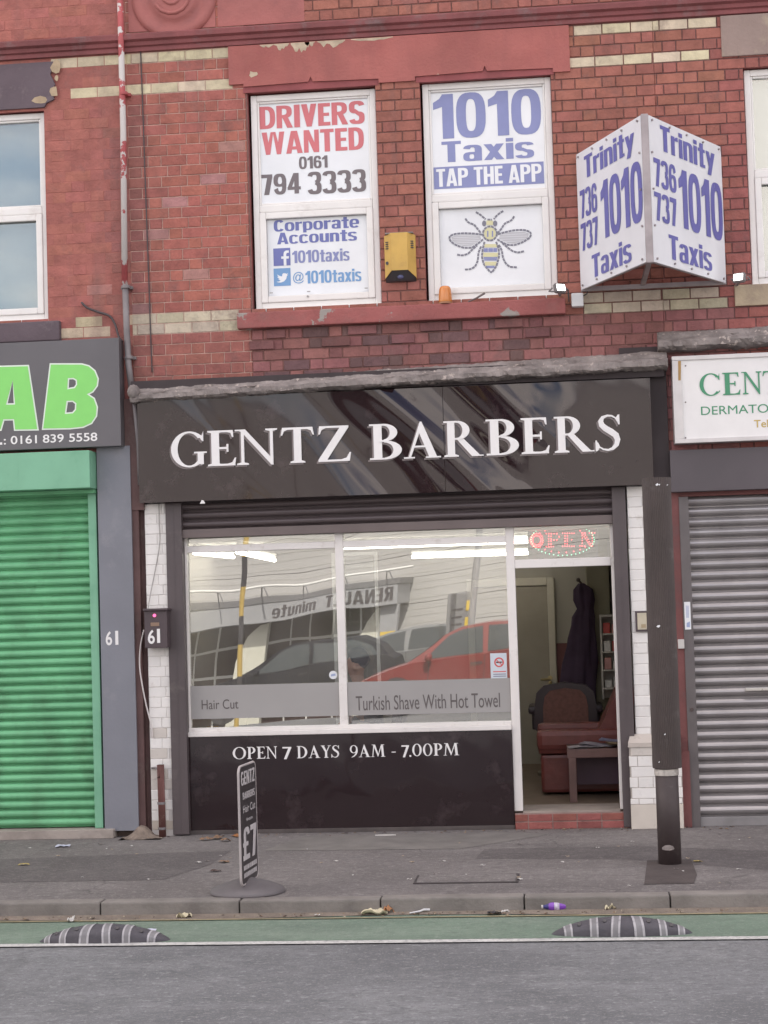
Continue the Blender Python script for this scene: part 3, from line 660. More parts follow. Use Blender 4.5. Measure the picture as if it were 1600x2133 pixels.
# uPVC windows
M_upvc = mat('white window plastic', (.78, .76, .74), .35, .06, 2, 0, dirt=((.60, .57, .54), .25, 5))
M_pane = glass('window pane', .14)
M_blind = mat('pale blind', (.37, .36, .37), .9, .05)
def upvc(root, x0, x1, z0, z1, zt, y, open_low=True, pan=M_pane, sash_top=False):
    """outer frame with transom at zt; lower light has its own sash; returns inner rectangles"""
    t = .052
    b = MB()
    b.bbox(x0, x0 + t, y, y + .07, z0, z1, .006); b.bbox(x1 - t, x1, y, y + .07, z0, z1, .006)
    b.bbox(x0 + t, x1 - t, y + .002, y + .07, z1 - t, z1, .006); b.bbox(x0 + t, x1 - t, y + .002, y + .07, z0, z0 + t, .006)
    b.bbox(x0 + t, x1 - t, y - .004, y + .07, zt - .034, zt + .034, .012)
    b.bbox(x0 - .008, x1 + .008, y - .03, y + .05, z0 - .045, z0 + .002, .008)
    w = b.build('window', M_upvc, root)
    def bead(x0, x1, z0, z1, s, yy):
        q = MB(); q.bbox(x0, x0 + s, yy, yy + .04, z0, z1, .008); q.bbox(x1 - s, x1, yy, yy + .04, z0, z1, .008)
        q.bbox(x0 + s, x1 - s, yy + .002, yy + .04, z1 - s, z1, .008); q.bbox(x0 + s, x1 - s, yy + .002, yy + .04, z0, z0 + s, .008)
        return q.build('sash', M_upvc, w)
    up = (x0 + t, x1 - t, zt + .034, z1 - t); lo = (x0 + t, x1 - t, z0 + t, zt - .034)
    bead(*up, .018, y + .012); s = .055; bead(*lo, s, y - .012)
    for r in (up, lo):
        g = MB(); g.box(r[0], r[1], y + .040, y + .046, r[2], r[3]); g.build('pane', pan, w)
    g = MB(); g.box(x0 + t, x1 - t, y + .16, y + .17, z0 + t, z1 - t); g.build('blind', M_blind, w)
    up = (up[0] + .018, up[1] - .018, up[2] + .018, up[3] - .018); lo = (lo[0] + s, lo[1] - s, lo[2] + s, lo[3] - s)
    return w, up, lo
YW = .05
w1, u1, l1 = upvc(mid, -.965, .112, 4.43, 6.275, W(650, 430, YW)[1], YW)
w2, u2, l2 = upvc(mid, .512, 1.598, 4.43, 6.285, W(1020, 408, YW)[1], YW)
wL, uL, lL = upvc(lef, -4.05, -2.765, 4.43, 6.24, 5.385, YW)
upvc(lef, -6.55, -5.25, 4.43, 6.24, 5.385, YW)
wR, uR, lR = upvc(rig, 3.20, 4.5, 4.44, 6.24, 5.36, YW)
upvc(rig, 5.42, 6.68, 4.44, 6.24, 5.36, YW)
# small fittings on the opening light of the first window
for px, py in ((565, 610), (643, 607), (763, 600)):
    b = MB(); x, z = W(px, py, .03); b.box(x - .014, x + .014, .030, .036, z - .004, z + .004); b.build('drain_slot', mat('grey fitting', (.34, .33, .33), .5, 0), w1)
b = MB(); x, z = W(641, 617, .03); b.tube([(x, .031, z), (x, .038, z)], .009, 12)
b.build('window_lock', mat('grey fitting', (.34, .33, .33), .5, 0), w1)

# --- left building trim
M_purple = mat('dark slate paint', (.118, .088, .105), .75, .15, 3, .4, 30, dirt=((.19, .15, .165), .3, 6), flake=((.46, .38, .27), 2.3, .70))
b = MB(); x1_, _ = W(112, 200)
b.prism([(-4.6, 6.265), (x1_ - .08, 6.265), (x1_ - .06, 6.30), (x1_ + .01, 6.33), (x1_ - .01, 6.40), (x1_ + .02, 6.46), (x1_ - .02, 6.55), (x1_ + .01, 6.66), (-4.6, 6.66)], f0, .002, .026)
b.build('lintel', M_purple, lef)
b = MB(); random.seed(5)
for px, py, w_, h_ in ((116, 140, 22, 34), (112, 190, 20, 26), (84, 209, 36, 18), (118, 162, 10, 14)):
    x, z = W(px, py, -.03); b.poly([(x + w_ / 500 * math.cos(k * .785) * random.uniform(.7, 1.15), z + h_ / 500 * math.sin(k * .785) * random.uniform(.7, 1.15)) for k in range(8)], f0, .0275)
b.build('bare_patch', mat('peeled render', (.48, .37, .25), .9, .2, 8, .4, 40), lef)
b = MB(); b.bbox(-4.6, W(128, 690)[0], -.06, .1, 4.23, 4.40, .01); b.build('window_sill', M_purple, lef)

M_grey = mat('grey painted render', (.205, .212, .245), .6, .07, 2, .15, 40, dirt=((.26, .262, .29), .2, 3))
M_gpanel = mat('grey sign panel', (.118, .112, .122), .45, .07, 2, 0)
b = MB(); x0, x1, z0, z1 = RC(201, 934, 289, 1728, -.06)
b.box(x0, x1, -.06, .3, .055, 3.30); pil = b.build('pilaster', M_grey, lef)
M_let = mat('white lettering', (.78, .77, .77), .5, .03)
b = MB(); x0, x1, z0, z1 = RC(220, 1315, 234, 1344, -.06); put_sans(b, '6', frame(x0, -.06, z0), x1 - x0, z1 - z0, .02)
x0, x1, z0, z1 = RC(240, 1314, 247, 1343, -.06); b.poly([(x0, z0), (x1, z0), (x1, z1), (x0, z1)], f0, .062); b.build('house_number', M_let, pil)
# green roller shutter
M_gsh = mat('green shutter paint', (.165, .47, .245), .5, .14, 3, .15, 20, dirt=((.085, .20, .105), .45, 2.2), stain=((.10, .20, .11), .55, 1.6))
M_gfr = mat('pale green shutter frame', (.20, .455, .30), .5, .08, 3, dirt=((.13, .36, .22), .3, 3))
def curtain(x0, x1, z0, z1, y, pitch, name, m, root, wear=0):
    pr = []; z = z0; n_ = int(round((z1 - z0) / pitch)); pitch = (z1 - z0) / n_
    for i in range(n_):
        zz = z0 + i * pitch
        for k, (dy, dz) in enumerate(((.006, .0), (.012, .02), (.012, .08), (-.003, .10), (-.006, .15), (.004, .18), (.006, .23), (-.011, .27), (-.021, .42), (-.024, .58), (-.021, .74), (-.010, .90), (.004, .96))):
            pr.append((y + dy, zz + dz * pitch))
    pr.append((y, z1))
    q = MB(); q.extr_x(pr, x0, x1); return q.build(name, m, root)
gx0, gx1, gz0, gz1 = RC(184, 1031, 216, 1724, -.01)
sh = curtain(-6.2, gx0 + .02, gz0 + .005, 2.95, .03, .0762, 'roller_shutter', M_gsh, lef)
b = MB(); b.bbox(gx0, gx1 + .002, -.03, .06, gz0, 2.92, .004); b.build('guide_rail', M_gfr, sh)
b = MB(); x1 = W(186, 940, -.26)[0]; zt = W(100, 941, -.26)[1]; zb = W(100, 1019, -.26)[1]
b.bbox(-6.2, x1, -.26, .02, zb, zt, .006); b.box(W(38, 980, -.26)[0] - .002, W(38, 980, -.26)[0] + .002, -.2606, -.25, zb + .01, zt - .01); b.build('shutter_box', M_gfr, sh)
b = MB(); b.box(-6.2, gx1 + .01, -.10, .02, zb - .035, zb - .004); b.build('bottom_rail', M_gsh, sh)
b = MB(); x1 = W(236, 1730, -.12)[0]; b.bbox(-6.2, x1, -.12, .3, 0, .075, .006)
b.build('doorstep', mat('pale stone step', (.36, .315, .285), .85, .18, 6, .5, 40), lef)
b = MB(); b.box(-9, x1 + .02, .10, .3, 0, 3.25); b.box(x1 - .1, XL, .02, .3, 0, .06); b.build('shopfront_back', mat('brown footing', (.155, .115, .10), .9, .2), lef)
b = MB(); b.box(-9, -6.2, -.02, .1, 0, 3.25); b.build('pilaster', M_grey, lef)

# --- right building trim
b = MB(); b.bbox(3.02, 5.0, -.022, .0, 6.345, 6.69, .006)
M_sst = (mat('sandstone', (.30, .225, .20), .85, .15, 3, .4, 40, dirt=((.42, .36, .26), .3, 2.4)))
b.build('lintel', M_sst, rig)
b = MB(); b.bbox(3.045, 4.9, -.03, .02, 4.255, 4.43, .006); b.build('window_sill', mat('pale sandstone', (.46, .37, .26), .85, .18, 3, .4, 40, dirt=((.27, .20, .17), .4, 3)), rig)
M_char = mat('charcoal panel', (.092, .078, .088), .55, .08, 2, 0)
b = MB(); x0, x1, z0, z1 = RC(1395, 938, 1600, 1018, -.10); b.bbox(x0, XR, -.10, .2, z0, z1, .004); b.build('fascia_board', M_char, rig)
M_rust = mat('red brown paint', (.175, .060, .058), .65, .2, 3, .3, 40, dirt=((.13, .075, .075), .35, 3))
b = MB(); x0 = W(1392, 1300, -.02)[0]; x1 = W(1424, 1300, -.02)[0]
b.box(x0 - .05, x1, -.02, .3, .62, 2.74); b.box(x0 - .05, x1 + .004, -.05, .3, 0, .62); b.box(x0 - .05, XR, .0, .3, 2.70, 3.06); b.build('pilaster', M_rust, rig)
M_gal = mat('bare galvanised shutter', (.36, .34, .345), .34, .14, 2.5, .1, 12, metal=.55, dirt=((.26, .24, .24), .4, 2.2), stain=((.24, .20, .20), .56, 1.3))
rx0 = W(1446, 1400, .02)[0]; rz1 = W(1520, 1032, .02)[1]
rs = curtain(rx0 - .02, XR, .0 + .075, rz1, .05, .0868, 'roller_shutter', M_gal, rig)
b = MB(); b.bbox(rx0, XR, .005, .06, -.0, .075, .004); b.build('bottom_rail', mat('grey rail', (.255, .245, .25), .55, .15, 4), rs)
b = MB(); b.bbox(W(1423, 1300, -.01)[0] + .002, rx0 + .004, -.03, .07, 0, rz1, .004); gr = b.build('guide_rail', mat('grey steel guide', (.125, .11, .112), .5, .12), rs)
x, z = W(1441, 1478, -.03); b = MB(); b.tube([(x, -.030, z), (x, -.038, z)], .016, 14); b.build('lock', mat('lock dark', (.07, .05, .05), .4, 0), gr)
x0, z = W(1552, 1436, .02); b = MB(); b.bbox(x0, x0 + .5, .0, .02, z - .014, z + .014, .005); b.build('handle', mat('pale metal', (.55, .53, .50), .3, .05, metal=.5), rs)
b = MB(); b.box(XM, XR, .12, .3, 0, 3.06); b.build('shopfront_back', M_dark, rig)

# ================================================================ THE BARBER SHOP FRONT (parts of the middle building)
M_glz = mat('white glazed brick', (1, 1, 1), .3, .05, 6, .1, 30, attr=True, dirt=((.50, .46, .41), .12, 5))
M_frame = mat('dark brown steel', (.092, .074, .078), .5, .12, 2, 0, dirt=((.14, .12, .115), .3, 3))
M_wood = mat('white painted wood', (.76, .73, .71), .4, .06, 3, 0, dirt=((.50, .46, .42), .22, 7))
M_maroon = mat('maroon brown paint', (.115, .062, .060), .7, .2, 3, .3, 40, dirt=((.17, .125, .11), .35, 3))
random.seed(21)
WH = (.80, .78, .76)
def col_glz(r, x, z, k):
    q_ = random.uniform(.95, 1.03); c = tuple(a * q_ for a in WH)
    if z < 1.0 and random.random() < .12: c = (.60, .56, .52)
    if z < .16: c = (.52, .46, .40)
    return c
MOR_G = lambda x: (.62, .59, .57)
# left pier
px0, px1 = W(307, 1300)[0], W(354, 1300)[0]
b = MB(); chips = [(px1 - .035, px1 + .1, .30, .42), (px1 - .05, px1 + .1, .115, .20), (px1 - .03, px1 + .1, .52, .56), (px0 - .1, px0 + .03, .80, .87), (px1 - .03, px1 + .1, .66, .69), (px1 - .022, px1 + .1, 2.72, 2.8)]
mortar(b, px0, px1, 0, 2.80, [], MOR_G, -.004); b.col = (.38, .35, .33); b.box(px0, px1, -.003, .1, 0, 2.8)
bricks(b, px0, px1, .05, 2.80, chips, col_glz, -.004, .0862, 2.80, .004, .005, .19, .105); b.col = None
b.build('pilaster', M_glz, mid)
b = MB(); xa = W(284, 1300)[0]; b.box(XL - .05, px0 - .002, .03, .12, 0, 3.3); b.box(xa - .03, xa + .05, -.035, .04, .06, 2.75); b.box(xa - .05, px0 + .004, -.05, .04, 2.75, 3.7)
b.build('dark_board', M_maroon, mid)
# right pier on a wider plinth with a sloping top
qx0, qx1 = W(1312, 1200)[0], 2.46
b = MB(); mortar(b, qx0, qx1, .66, 2.80, [], MOR_G, -.004); b.col = (.38, .35, .33); b.box(qx0, qx1, -.003, .1, .6, 2.8)
bricks(b, qx0, qx1, .72, 2.80, [], col_glz, -.004, .0862, 2.80, .004, .005, .23, .12)
p0 = W(1313, 1650, -.10)[0]
b.col = (.42, .38, .35); b.box(p0 + .004, qx1, -.096, .0, 0, .68)
bricks(b, p0, qx1, .20, .68, [], col_glz, -.096, .0862, .68, .004, .005, .23, .12)
bricks(b, p0, qx1, .0, .20, [], lambda r, x, z, k: (.62, .57, .51), -.096, .2, .20, .002, .006, .9, .9)
b.col = (.50, .45, .41); b.add([(p0 - .004, -.112, .665), (qx1, -.112, .665), (qx1, -.112, .70), (p0 - .004, -.112, .70), (p0 + .02, -.01, .765), (qx1, -.01, .765), (p0 - .004, 0, .665)], [(0, 1, 2, 3), (3, 2, 5, 4), (0, 3, 4, 6)])
b.col = None; b.build('pilaster', M_glz, mid)
# head of the shop front behind the sign board and the dark return to the right of it
b = MB(); b.box(XL, XM, .02, .32, 2.76, 3.72); b.box(qx0 - .02, XM, -.03, .03, 2.80, 3.95); b.box(XL, XM - .02, -.11, .02, 3.69, 3.84)
b.build('bressummer', mat('dark painted timber', (.045, .033, .036), .7, .15, 3), mid)
# weathered mortar ledge, one run over the barber's sign, one over the white sign
random.seed(2)
from mathutils import noise as MN
def ledge(root, pa, pb, ya, nx, name='ledge', up=.0, endcap=True):
    (xa, za), (xb, zb) = W(*pa, -ya), W(*pb, -ya)
    pr = [(.0, .165), (-.06, .150), (-.095, .128), (-.11, .098), (-.15, .086), (-.19, .078), (-.20, .06), (-.20, .022), (-.175, .008), (-.12, .0), (0, -.01)]
    q = MB()
    def fn(s, t):
        i = min(int(round(t * (len(pr) - 1))), len(pr) - 1); y, z = pr[i]
        x = xa + (xb - xa) * s; zz = za + (zb - za) * s + z + up
        k = MN.noise(Vector((x * 5, i * .7, 3))) * .020 + MN.noise(Vector((x * 17, i * 1.3, 7))) * .011 + MN.noise(Vector((x * 48, i * 2.3, 1))) * .007
        return (x, y * (ya / .2) + k * (1 if i else 0), zz + k * .8)
    q.grid(nx, len(pr) - 1, fn)
    q.add([fn(0, t / 10) for t in range(11)] + [fn(1, t / 10) for t in range(11)], [list(range(10, -1, -1)), list(range(11, 22))])
    return q.build(name, M_lead, root)
ledge(mid, (270, 838), (1392, 765), .22, 260)
ledge(rig, (1372, 728), (1900, 700), .17, 90)
b = MB(); x, z = W(276, 815, -.24)
b.ball((x, -.2, z), .055, 1.0, .9, 1.15); b.build('mortar_lump', M_lead, mid)

# roller shutter, nearly fully raised, in its guides
sx0, sx1, sz0, sz1 = RC(379, 1055, 1280, 1098, .02)
sz0 = (W(390, 1116, .02)[1] + W(1270, 1096, .02)[1]) / 2
M_shd = mat('dark shutter slats', (.105, .083, .086), .42, .12, 2, 0, metal=.2)
msh = curtain(sx0 - .02, sx1 + .02, sz0 + .07, 2.80, .03, .086, 'roller_shutter', M_shd, mid)
b = MB(); b.bbox(sx0, sx1, -.006, .05, sz0, sz0 + .072, .004); b.build('bottom_rail', mat('shutter bottom rail', (.15, .118, .115), .45, .12, 2), msh)
g0 = W(355, 1400, -.03)[0] - .01; g1 = W(385, 1400, -.03)[0] + .004; h0 = W(1289, 1400, -.03)[0] - .004; h1 = W(1315, 1400, -.03)[0] + .006
for a, e in ((g0, g1), (h0, h1)):
    b = MB(); b.bbox(a, e, -.035, .10, .01, 2.80, .006); b.box((a + e) / 2 - .004, (a + e) / 2 + .004, -.037, -.03, .01, 2.8); b.build('guide_rail', M_frame, msh)

# white timber window: frame, panes (very slightly twisted old glass), frosted bands
YF = .06; YG = .095
ax0 = g1; ax1 = h0
z_sill0 = .818; z_sill1 = .878; zt0, zt1 = 2.376, 2.432
mu0, mu1 = W(702, 1300, YF)[0], W(719, 1300, YF)[0]
dj0, dj1 = W(1057, 1250, YF)[0], W(1075, 1250, YF)[0]
dr0, dr1 = W(1278, 1300, YF)[0], W(1291, 1300, YF)[0]
b = MB()
b.bbox(ax0, ax0 + .018, YF, YF + .08, z_sill1, 2.60, .003)
b.bbox(mu0, mu1, YF, YF + .08, z_sill1, 2.60, .005)
b.bbox(ax0 + .018, mu0, YF + .002, YF + .08, zt0, zt1, .005); b.bbox(mu1, dj0, YF + .002, YF + .08, zt0, zt1, .005)
b.bbox(ax0 - .01, dj0, YF - .035, YF + .08, z_sill0, z_sill1 - .02, .006); b.bbox(ax0, dj0, YF - .01, YF + .08, z_sill1 - .02, z_sill1 + .012, .004)
b.box(ax0, dj0, YF + .002, YF + .08, 2.56, 2.62)
win = b.build('shop_window', M_wood, mid)
M_glass = glass('shop glass', .33, wave=.0022, film=.12)
def pane(x0, x1, z0, z1, par, y=YG, tw=-.0052, cz=1.55, cx=.55, m=None, nx=24):
    q = MB(); q.grid(nx, 20, lambda s, t: (x0 + (x1 - x0) * s, y + tw * (x0 + (x1 - x0) * s - cx) * (z0 + (z1 - z0) * t - cz), z0 + (z1 - z0) * t))
    return q.build('pane', m or M_glass, par, True)
pane(ax0 + .018, mu0, z_sill1, zt0, win); pane(mu1, dj0, z_sill1, zt0, win)
pane(ax0 + .018, mu0, zt1, 2.56, win); pane(mu1, dj0, zt1, 2.56, win)
M_frost = mat('frosted grey vinyl', (.345, .335, .33), .35, .04, 2, 0, spec=.4)
fz0 = .965; fz1 = 1.245
for a, e in ((ax0 + .020, mu0 - .002), (mu1 + .002, dj0 - .002)):
    q = MB(); q.box(a, e, YG - .022, YG - .020, fz0, fz1); vb = q.build('frosted_band', M_frost, win)
M_ink = mat('grey lettering', (.115, .10, .10), .6, .03)
def sans_px(b, text, x0, y0, x1, y1, Y, bold=0, space=1, d=.002):
    a0, a1, c0, c1 = RC(x0, y0, x1, y1, Y); return put_sans(b, text, frame(a0, Y, c0), a1 - a0, c1 - c0, bold, space, d)
b = MB(); sans_px(b, 'Hair Cut', 420, 1458, 497, 1476, YG - .022); b.build('lettering', M_ink, win)
b = MB(); sans_px(b, 'Turkish Shave With Hot Towel', 741, 1450, 1042, 1473, YG - .022); b.build('lettering', M_ink, win)

# door frame with fanlight
b = MB()
b.bbox(dj0, dj1, YF - .004, YF + .09, .145, 2.62, .006); b.bbox(dr0, dr1, YF, YF + .09, .145, 2.62, .006)
dz0 = W(1170, 1181, YF)[1]; dz1 = W(1170, 1163, YF)[1]
b.bbox(dj1, dr0, YF, YF + .09, dz0, dz1, .006); b.box(dj1, dr0, YF, YF + .09, 2.57, 2.62)
dfr = b.build('door_frame', M_wood, mid)
pane(dj1, dr0, dz1, 2.57, dfr, cx=1.5, m=glass('fanlight glass', .26), nx=8)
b = MB(); b.box(dj1, dr0, YF - .01, .5, .125, .143); b.build('threshold', mat('threshold strip', (.34, .29, .26), .6, .15), dfr)

# black stall riser below the window, hours in white capitals
M_blk = gloss_panel('black gloss stall riser', (.022, .013, .015), -9, -8, 8, 9, .008)
b = MB(); b.bbox(ax0, dj0, YF - .025, YF + .06, .03, z_sill0, .003); ris = b.build('stall_riser', M_blk, mid)
YR = YF - .025
b = MB()
for txt, a, e, yb, yt in (('OPEN', 485, 578, 1581.5, 1556.5), ('7', 588, 608, 1581, 1555.5), ('DAYS', 619, 707, 1579.5, 1554), ('9AM', 729, 803, 1577.5, 1552), ('-', 815, 826, 1576.5, 1551), ('7', 836, 853, 1577, 1552), ('.', 852, 858, 1576.5, 1551), ('00PM', 859, 957, 1575, 1549.5)):
    (x0, z0), (x1, _), (_, zt) = W(a, yb, YR), W(e, yb, YR), W(a, yt, YR)
    put_serif(b, txt, frame(x0, YR, z0), [(0, x1 - x0)], zt - z0, d=.002, space=.07)
b.build('lettering', M_let, ris)
b = MB(); b.bbox(ax0 - .12, dj0, .03, .3, -.0, .034, .004); b.build('footing', mat('dark footing', (.10, .085, .082), .9, .2), mid)
# brick door step
b = MB(); sx = dj0 + .006; b.col = (.30, .20, .18); b.box(sx, h1, -.010, .3, 0, .128)
random.seed(8); bricks(b, sx, h1, .0, .128, [], lambda r, x, z, k: jit((.30, .098, .085), .2), -.010, .066, .130, .009, .005, .20, .20)
b.col = None; b.build('doorstep', M_brick, mid)

# the room behind the window
M_room = mat('cream room wall', (.36, .335, .29), .85, .04, 2)
M_ceil = mat('room ceiling', (.66, .64, .58), .85, .04)
M_floor = mat('beige floor', (.19, .14, .105), .6, .12, 3)
RB = 4.15
b = MB(); b.box(-1.93, 2.36, RB, RB + .1, .1, 2.9); b.box(-1.94, -1.90, .18, RB, .1, 2.9); b.box(2.33, 2.37, .18, RB, .1, 2.9); b.build('interior_wall', M_room, mid)
b = MB(); b.box(-1.93, 2.36, .16, RB, 2.47, 2.60); b.build('ceiling', M_ceil, mid)
b = MB(); b.box(-1.93, 2.36, .12, RB, .05, .135); b.build('interior_floor', M_floor, mid)
YD = RB - .03
d0, d1, e0, e1 = RC(1086, 1215, 1152, 1586, YD)
b = MB(); d0 = d1 - .78; b.bbox(d0, d1, YD - .02, YD + .02, .135, e1 - .04, .006)
rd = b.build('rear_door', mat('cream door', (.33, .295, .24), .6, .05), mid)
b = MB(); b.bbox(d1, d1 + .075, YD - .03, YD + .03, .135, e1 + .055, .01); b.bbox(d0 - .075, d0, YD - .03, YD + .03, .135, e1 + .055, .01); b.bbox(d0, d1, YD - .03, YD + .03, e1 - .03, e1 + .055, .01)
b.build('architrave', mat('cream gloss', (.52, .48, .40), .5, .04), rd)
M_brass = mat('brass', (.55, .45, .24), .3, .05, metal=.7)
x, z = W(1146, 1412, YD - .05); b = MB(); b.tube([(x, YD - .02, z), (x, YD - .06, z)], .024, 12); b.tube([(x, YD - .06, z - .01), (x - .10, YD - .065, z - .015)], .011, 8); b.ball((x, YD - .06, z - .05), .02); b.build('handle', M_brass, rd)
b = MB(); x0, x1, z0, z1 = RC(1163, 1340, 1300, 1440, RB); b.box(d1 + .08, 2.33, RB - .012, RB, .135, z1); b.build('dado_panel', mat('dark red dado', (.16, .055, .055), .6, .1), mid)

# ================================================================ SIGNS
def PLN(px, py, fr):                                       # where the sight line meets the plane of a frame, in its (u, v)
    o, u, v, n = fr; d = ray(px, py); t = (o - CAM).dot(n) / d.dot(n); p = CAM + d * t - o
    return p.dot(u), p.dot(v)
def sans_fr(b, text, fr, x0, yt0, yb0, x1, y1mid, bold=.0, space=1.0, d=.003, desc=0.0):
    """x0: left edge with its top yt0 and bottom yb0 in the photo; x1, y1mid: a point on the right edge"""
    a0, t = PLN(x0, yt0, fr); _, bo = PLN(x0, yb0, fr); a1, _ = PLN(x1, y1mid, fr)
    o, u, v, n = fr; h = t - bo; bo -= desc * h; h = t - bo
    return put_sans(b, text, (o + u * a0 + v * bo, u, v, n), a1 - a0, h, bold, space, d)

# black barber's board
YB = -.14
fx0 = W(288, 930, YB)[0]; fx1 = W(1358, 900, YB)[0]; fs = W(925, 920, YB)[0]
fz1 = (W(275, 832, YB)[1] + W(1358, 788, YB)[1]) / 2; fz0 = (W(302, 1046, YB)[1] + W(1340, 1012, YB)[1]) / 2
t = thing('shop_sign', 'glossy black barber shop name board with white serif capitals above the window', 'shop sign', ((fx0 + fx1) / 2, YB, fz0))
M_acr = gloss_panel('black acrylic', (.020, .010, .012), dist=.13)
for a, e in ((fx0, fs - .0015), (fs + .0015, fx1)):
    b = MB(); b.bbox(a, e, YB, YB + .02, fz0, fz1, .002); b.build('panel', M_acr, t)
b = MB(); b.box(fx0 + .01, fx1 - .01, YB + .021, .02, fz0 + .02, fz1 - .01); b.build('backing', M_maroon, t)
zb = (W(463, 970, YB)[1] + W(1268, 940, YB)[1]) / 2; zt = (W(463, 896.5, YB)[1] + W(1268, 864.5, YB)[1]) / 2
wx = lambda x, y=920: W(x, y, YB)[0]
XG = [(355, 431), (433, 492), (492.5, 579), (586, 655), (661, 732)]
XBB = [(770, 838), (841, 918), (925, 1005), (1013, 1082), (1086, 1145), (1155, 1236), (1243, 1292)]
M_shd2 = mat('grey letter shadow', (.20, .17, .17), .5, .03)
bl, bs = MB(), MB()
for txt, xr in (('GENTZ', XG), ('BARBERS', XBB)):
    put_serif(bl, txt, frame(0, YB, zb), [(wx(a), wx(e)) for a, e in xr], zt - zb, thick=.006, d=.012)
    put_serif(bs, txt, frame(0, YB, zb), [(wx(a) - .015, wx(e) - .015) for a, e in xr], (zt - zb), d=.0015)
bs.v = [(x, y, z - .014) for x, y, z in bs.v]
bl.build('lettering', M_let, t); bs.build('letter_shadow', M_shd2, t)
b = MB(); x, z = W(422, 1045, YB); b.poly([(x - .024, z - .016), (x + .022, z - .016), (x + .012, z + .008), (x - .006, z + .014)], f0, -YB + .001); b.build('chip', M_let, t)

# the kebab shop's grey board with two green letters in view
YS = -.17
frS = frame(0, YS, 0)
kx1 = W(250, 820, YS)[0]; kz1 = (W(0, 713, YS)[1] + W(249, 705, YS)[1]) / 2; kz0 = (W(0, 939, YS)[1] + W(253, 928, YS)[1]) / 2
t = thing('shop_sign', 'dark grey shop board with big green letters AB and a phone number', 'shop sign', (kx1 - 2, YS, kz0))
b = MB(); b.bbox(-6.2, kx1, YS, YS + .16, kz0, kz1, .004); b.build('panel', M_gpanel, t)
M_lime = mat('lime letter face', (.235, .66, .16), .5, .03); M_lw = mat('white letter edge', (.70, .78, .70), .5, .02)
def SP(x, y): return W(x / 3.81, 680 + y / 3.81, YS)
Bp = [(405, 303), (650, 303), (705, 318), (750, 355), (775, 415), (768, 470), (735, 515), (690, 538), (745, 575), (768, 640), (762, 710), (725, 765), (660, 795), (560, 806), (345, 810)]
Ap = [(15, 322), (222, 316), (297, 815), (122, 818), (113, 735), (28, 737), (5, 818), (-170, 830), (-20, 322)]
Bh = [[(540, 410), (585, 408), (612, 425), (614, 462), (595, 490), (535, 500)], [(530, 590), (580, 588), (608, 610), (605, 662), (580, 690), (515, 695)]]
Ah = [[(102, 428), (122, 620), (48, 622)]]
def face(bld, outer, holes, d, off):
    """outline with counters cut out, offset outwards by off photo units, as one triangulated face set"""
    cu = bpy.data.curves.new('tmp', 'CURVE'); cu.dimensions = '2D'; cu.fill_mode = 'BOTH'
    for loop, sg in [(outer, 1)] + [(h, -1) for h in holes]:
        P = [Vector(SP(*p)) for p in loop]; n_ = len(P); ar = sum(P[i].cross(P[(i + 1) % n_]) for i in range(n_)) / 2
        Q = []
        for i in range(n_):
            e0 = (P[i] - P[i - 1]).normalized(); e1 = (P[(i + 1) % n_] - P[i]).normalized()
            nrm = (Vector((e0.y, -e0.x)) + Vector((e1.y, -e1.x))) * (1 if ar > 0 else -1); k = max(nrm.length ** 2 / 2, .5)
            Q.append(P[i] + nrm / k * off * sg)
        sp = cu.splines.new('POLY'); sp.points.add(n_ - 1); sp.use_cyclic_u = True
        for q, p in zip(sp.points, Q): q.co = (p.x, p.y, 0, 1)
    ob = bpy.data.objects.new('tmp', cu); COL.objects.link(ob); dg = bpy.context.evaluated_depsgraph_get(); dg.update()
    me = bpy.data.meshes.new_from_object(ob.evaluated_get(dg))
    bld.add([Vector((q.co.x, YS - d, q.co.y)) for q in me.vertices], [list(f.vertices) for f in me.polygons])
    bpy.data.objects.remove(ob); bpy.data.curves.remove(cu); bpy.data.meshes.remove(me)
for outer, holes in ((Bp, Bh), (Ap, Ah)):
    b = MB(); face(b, outer, holes, .002, .012); b.build('letter_outline', M_lw, t)
    b = MB(); face(b, outer, holes, .004, 0); b.build('letter', M_lime, t)
b = MB(); zb1 = W(100, 922.5, YS)[1]; zt1 = W(100, 905, YS)[1]
for txt, a, e in ((': 0161', 8, 77), ('839', 89.5, 133), ('5558', 144, 203)):
    xa_, xe_ = W(a, 913, YS)[0], W(e, 913, YS)[0]; yo = (a - 50) * -.045
    zz0, zz1 = W(a, 925 - (a) * .022 - 0, YS)[1], W(a, 904.5 - (a) * .03, YS)[1]
    put_sans(b, txt, frame(xa_, YS, zb1), xe_ - xa_, zt1 - zb1, .012)
x, z = W(3, 924, YS); b.poly([(x - .012, zb1), (x + .008, zb1), (x + .008, zb1 + .02), (x - .012, zb1 + .02)], frS, .002)
b.build('phone_number', M_let, t)

# white clinic board, cut by the edge of the photograph
YC = -.16
x0, x1, z0, z1 = RC(1399, 743, 1600, 917, YC)
z0 = (W(1402, 925, YC)[1] + W(1600, 916, YC)[1]) / 2
t = thing('shop_sign', 'white board with green serif letters CENT over a grey metal shutter', 'shop sign', (x0 + 1, YC, z0))
M_wsign = mat('white sign board', (.76, .75, .75), .45, .03); M_alu = mat('white aluminium frame', (.60, .58, .58), .4, .08, metal=.2)
b = MB(); b.box(x0 + .03, 6.5, YC, YC + .02, z0 + .03, z1 - .03); b.build('panel', M_wsign, t)
b = MB(); b.bbox(x0, 6.5, YC - .015, YC + .15, z0, z0 + .035, .004); b.bbox(x0, 6.5, YC - .015, YC + .15, z1 - .035, z1, .004); b.bbox(x0, x0 + .075, YC - .012, YC + .15, z0 + .035, z1 - .035, .004); b.build('frame', M_alu, t)
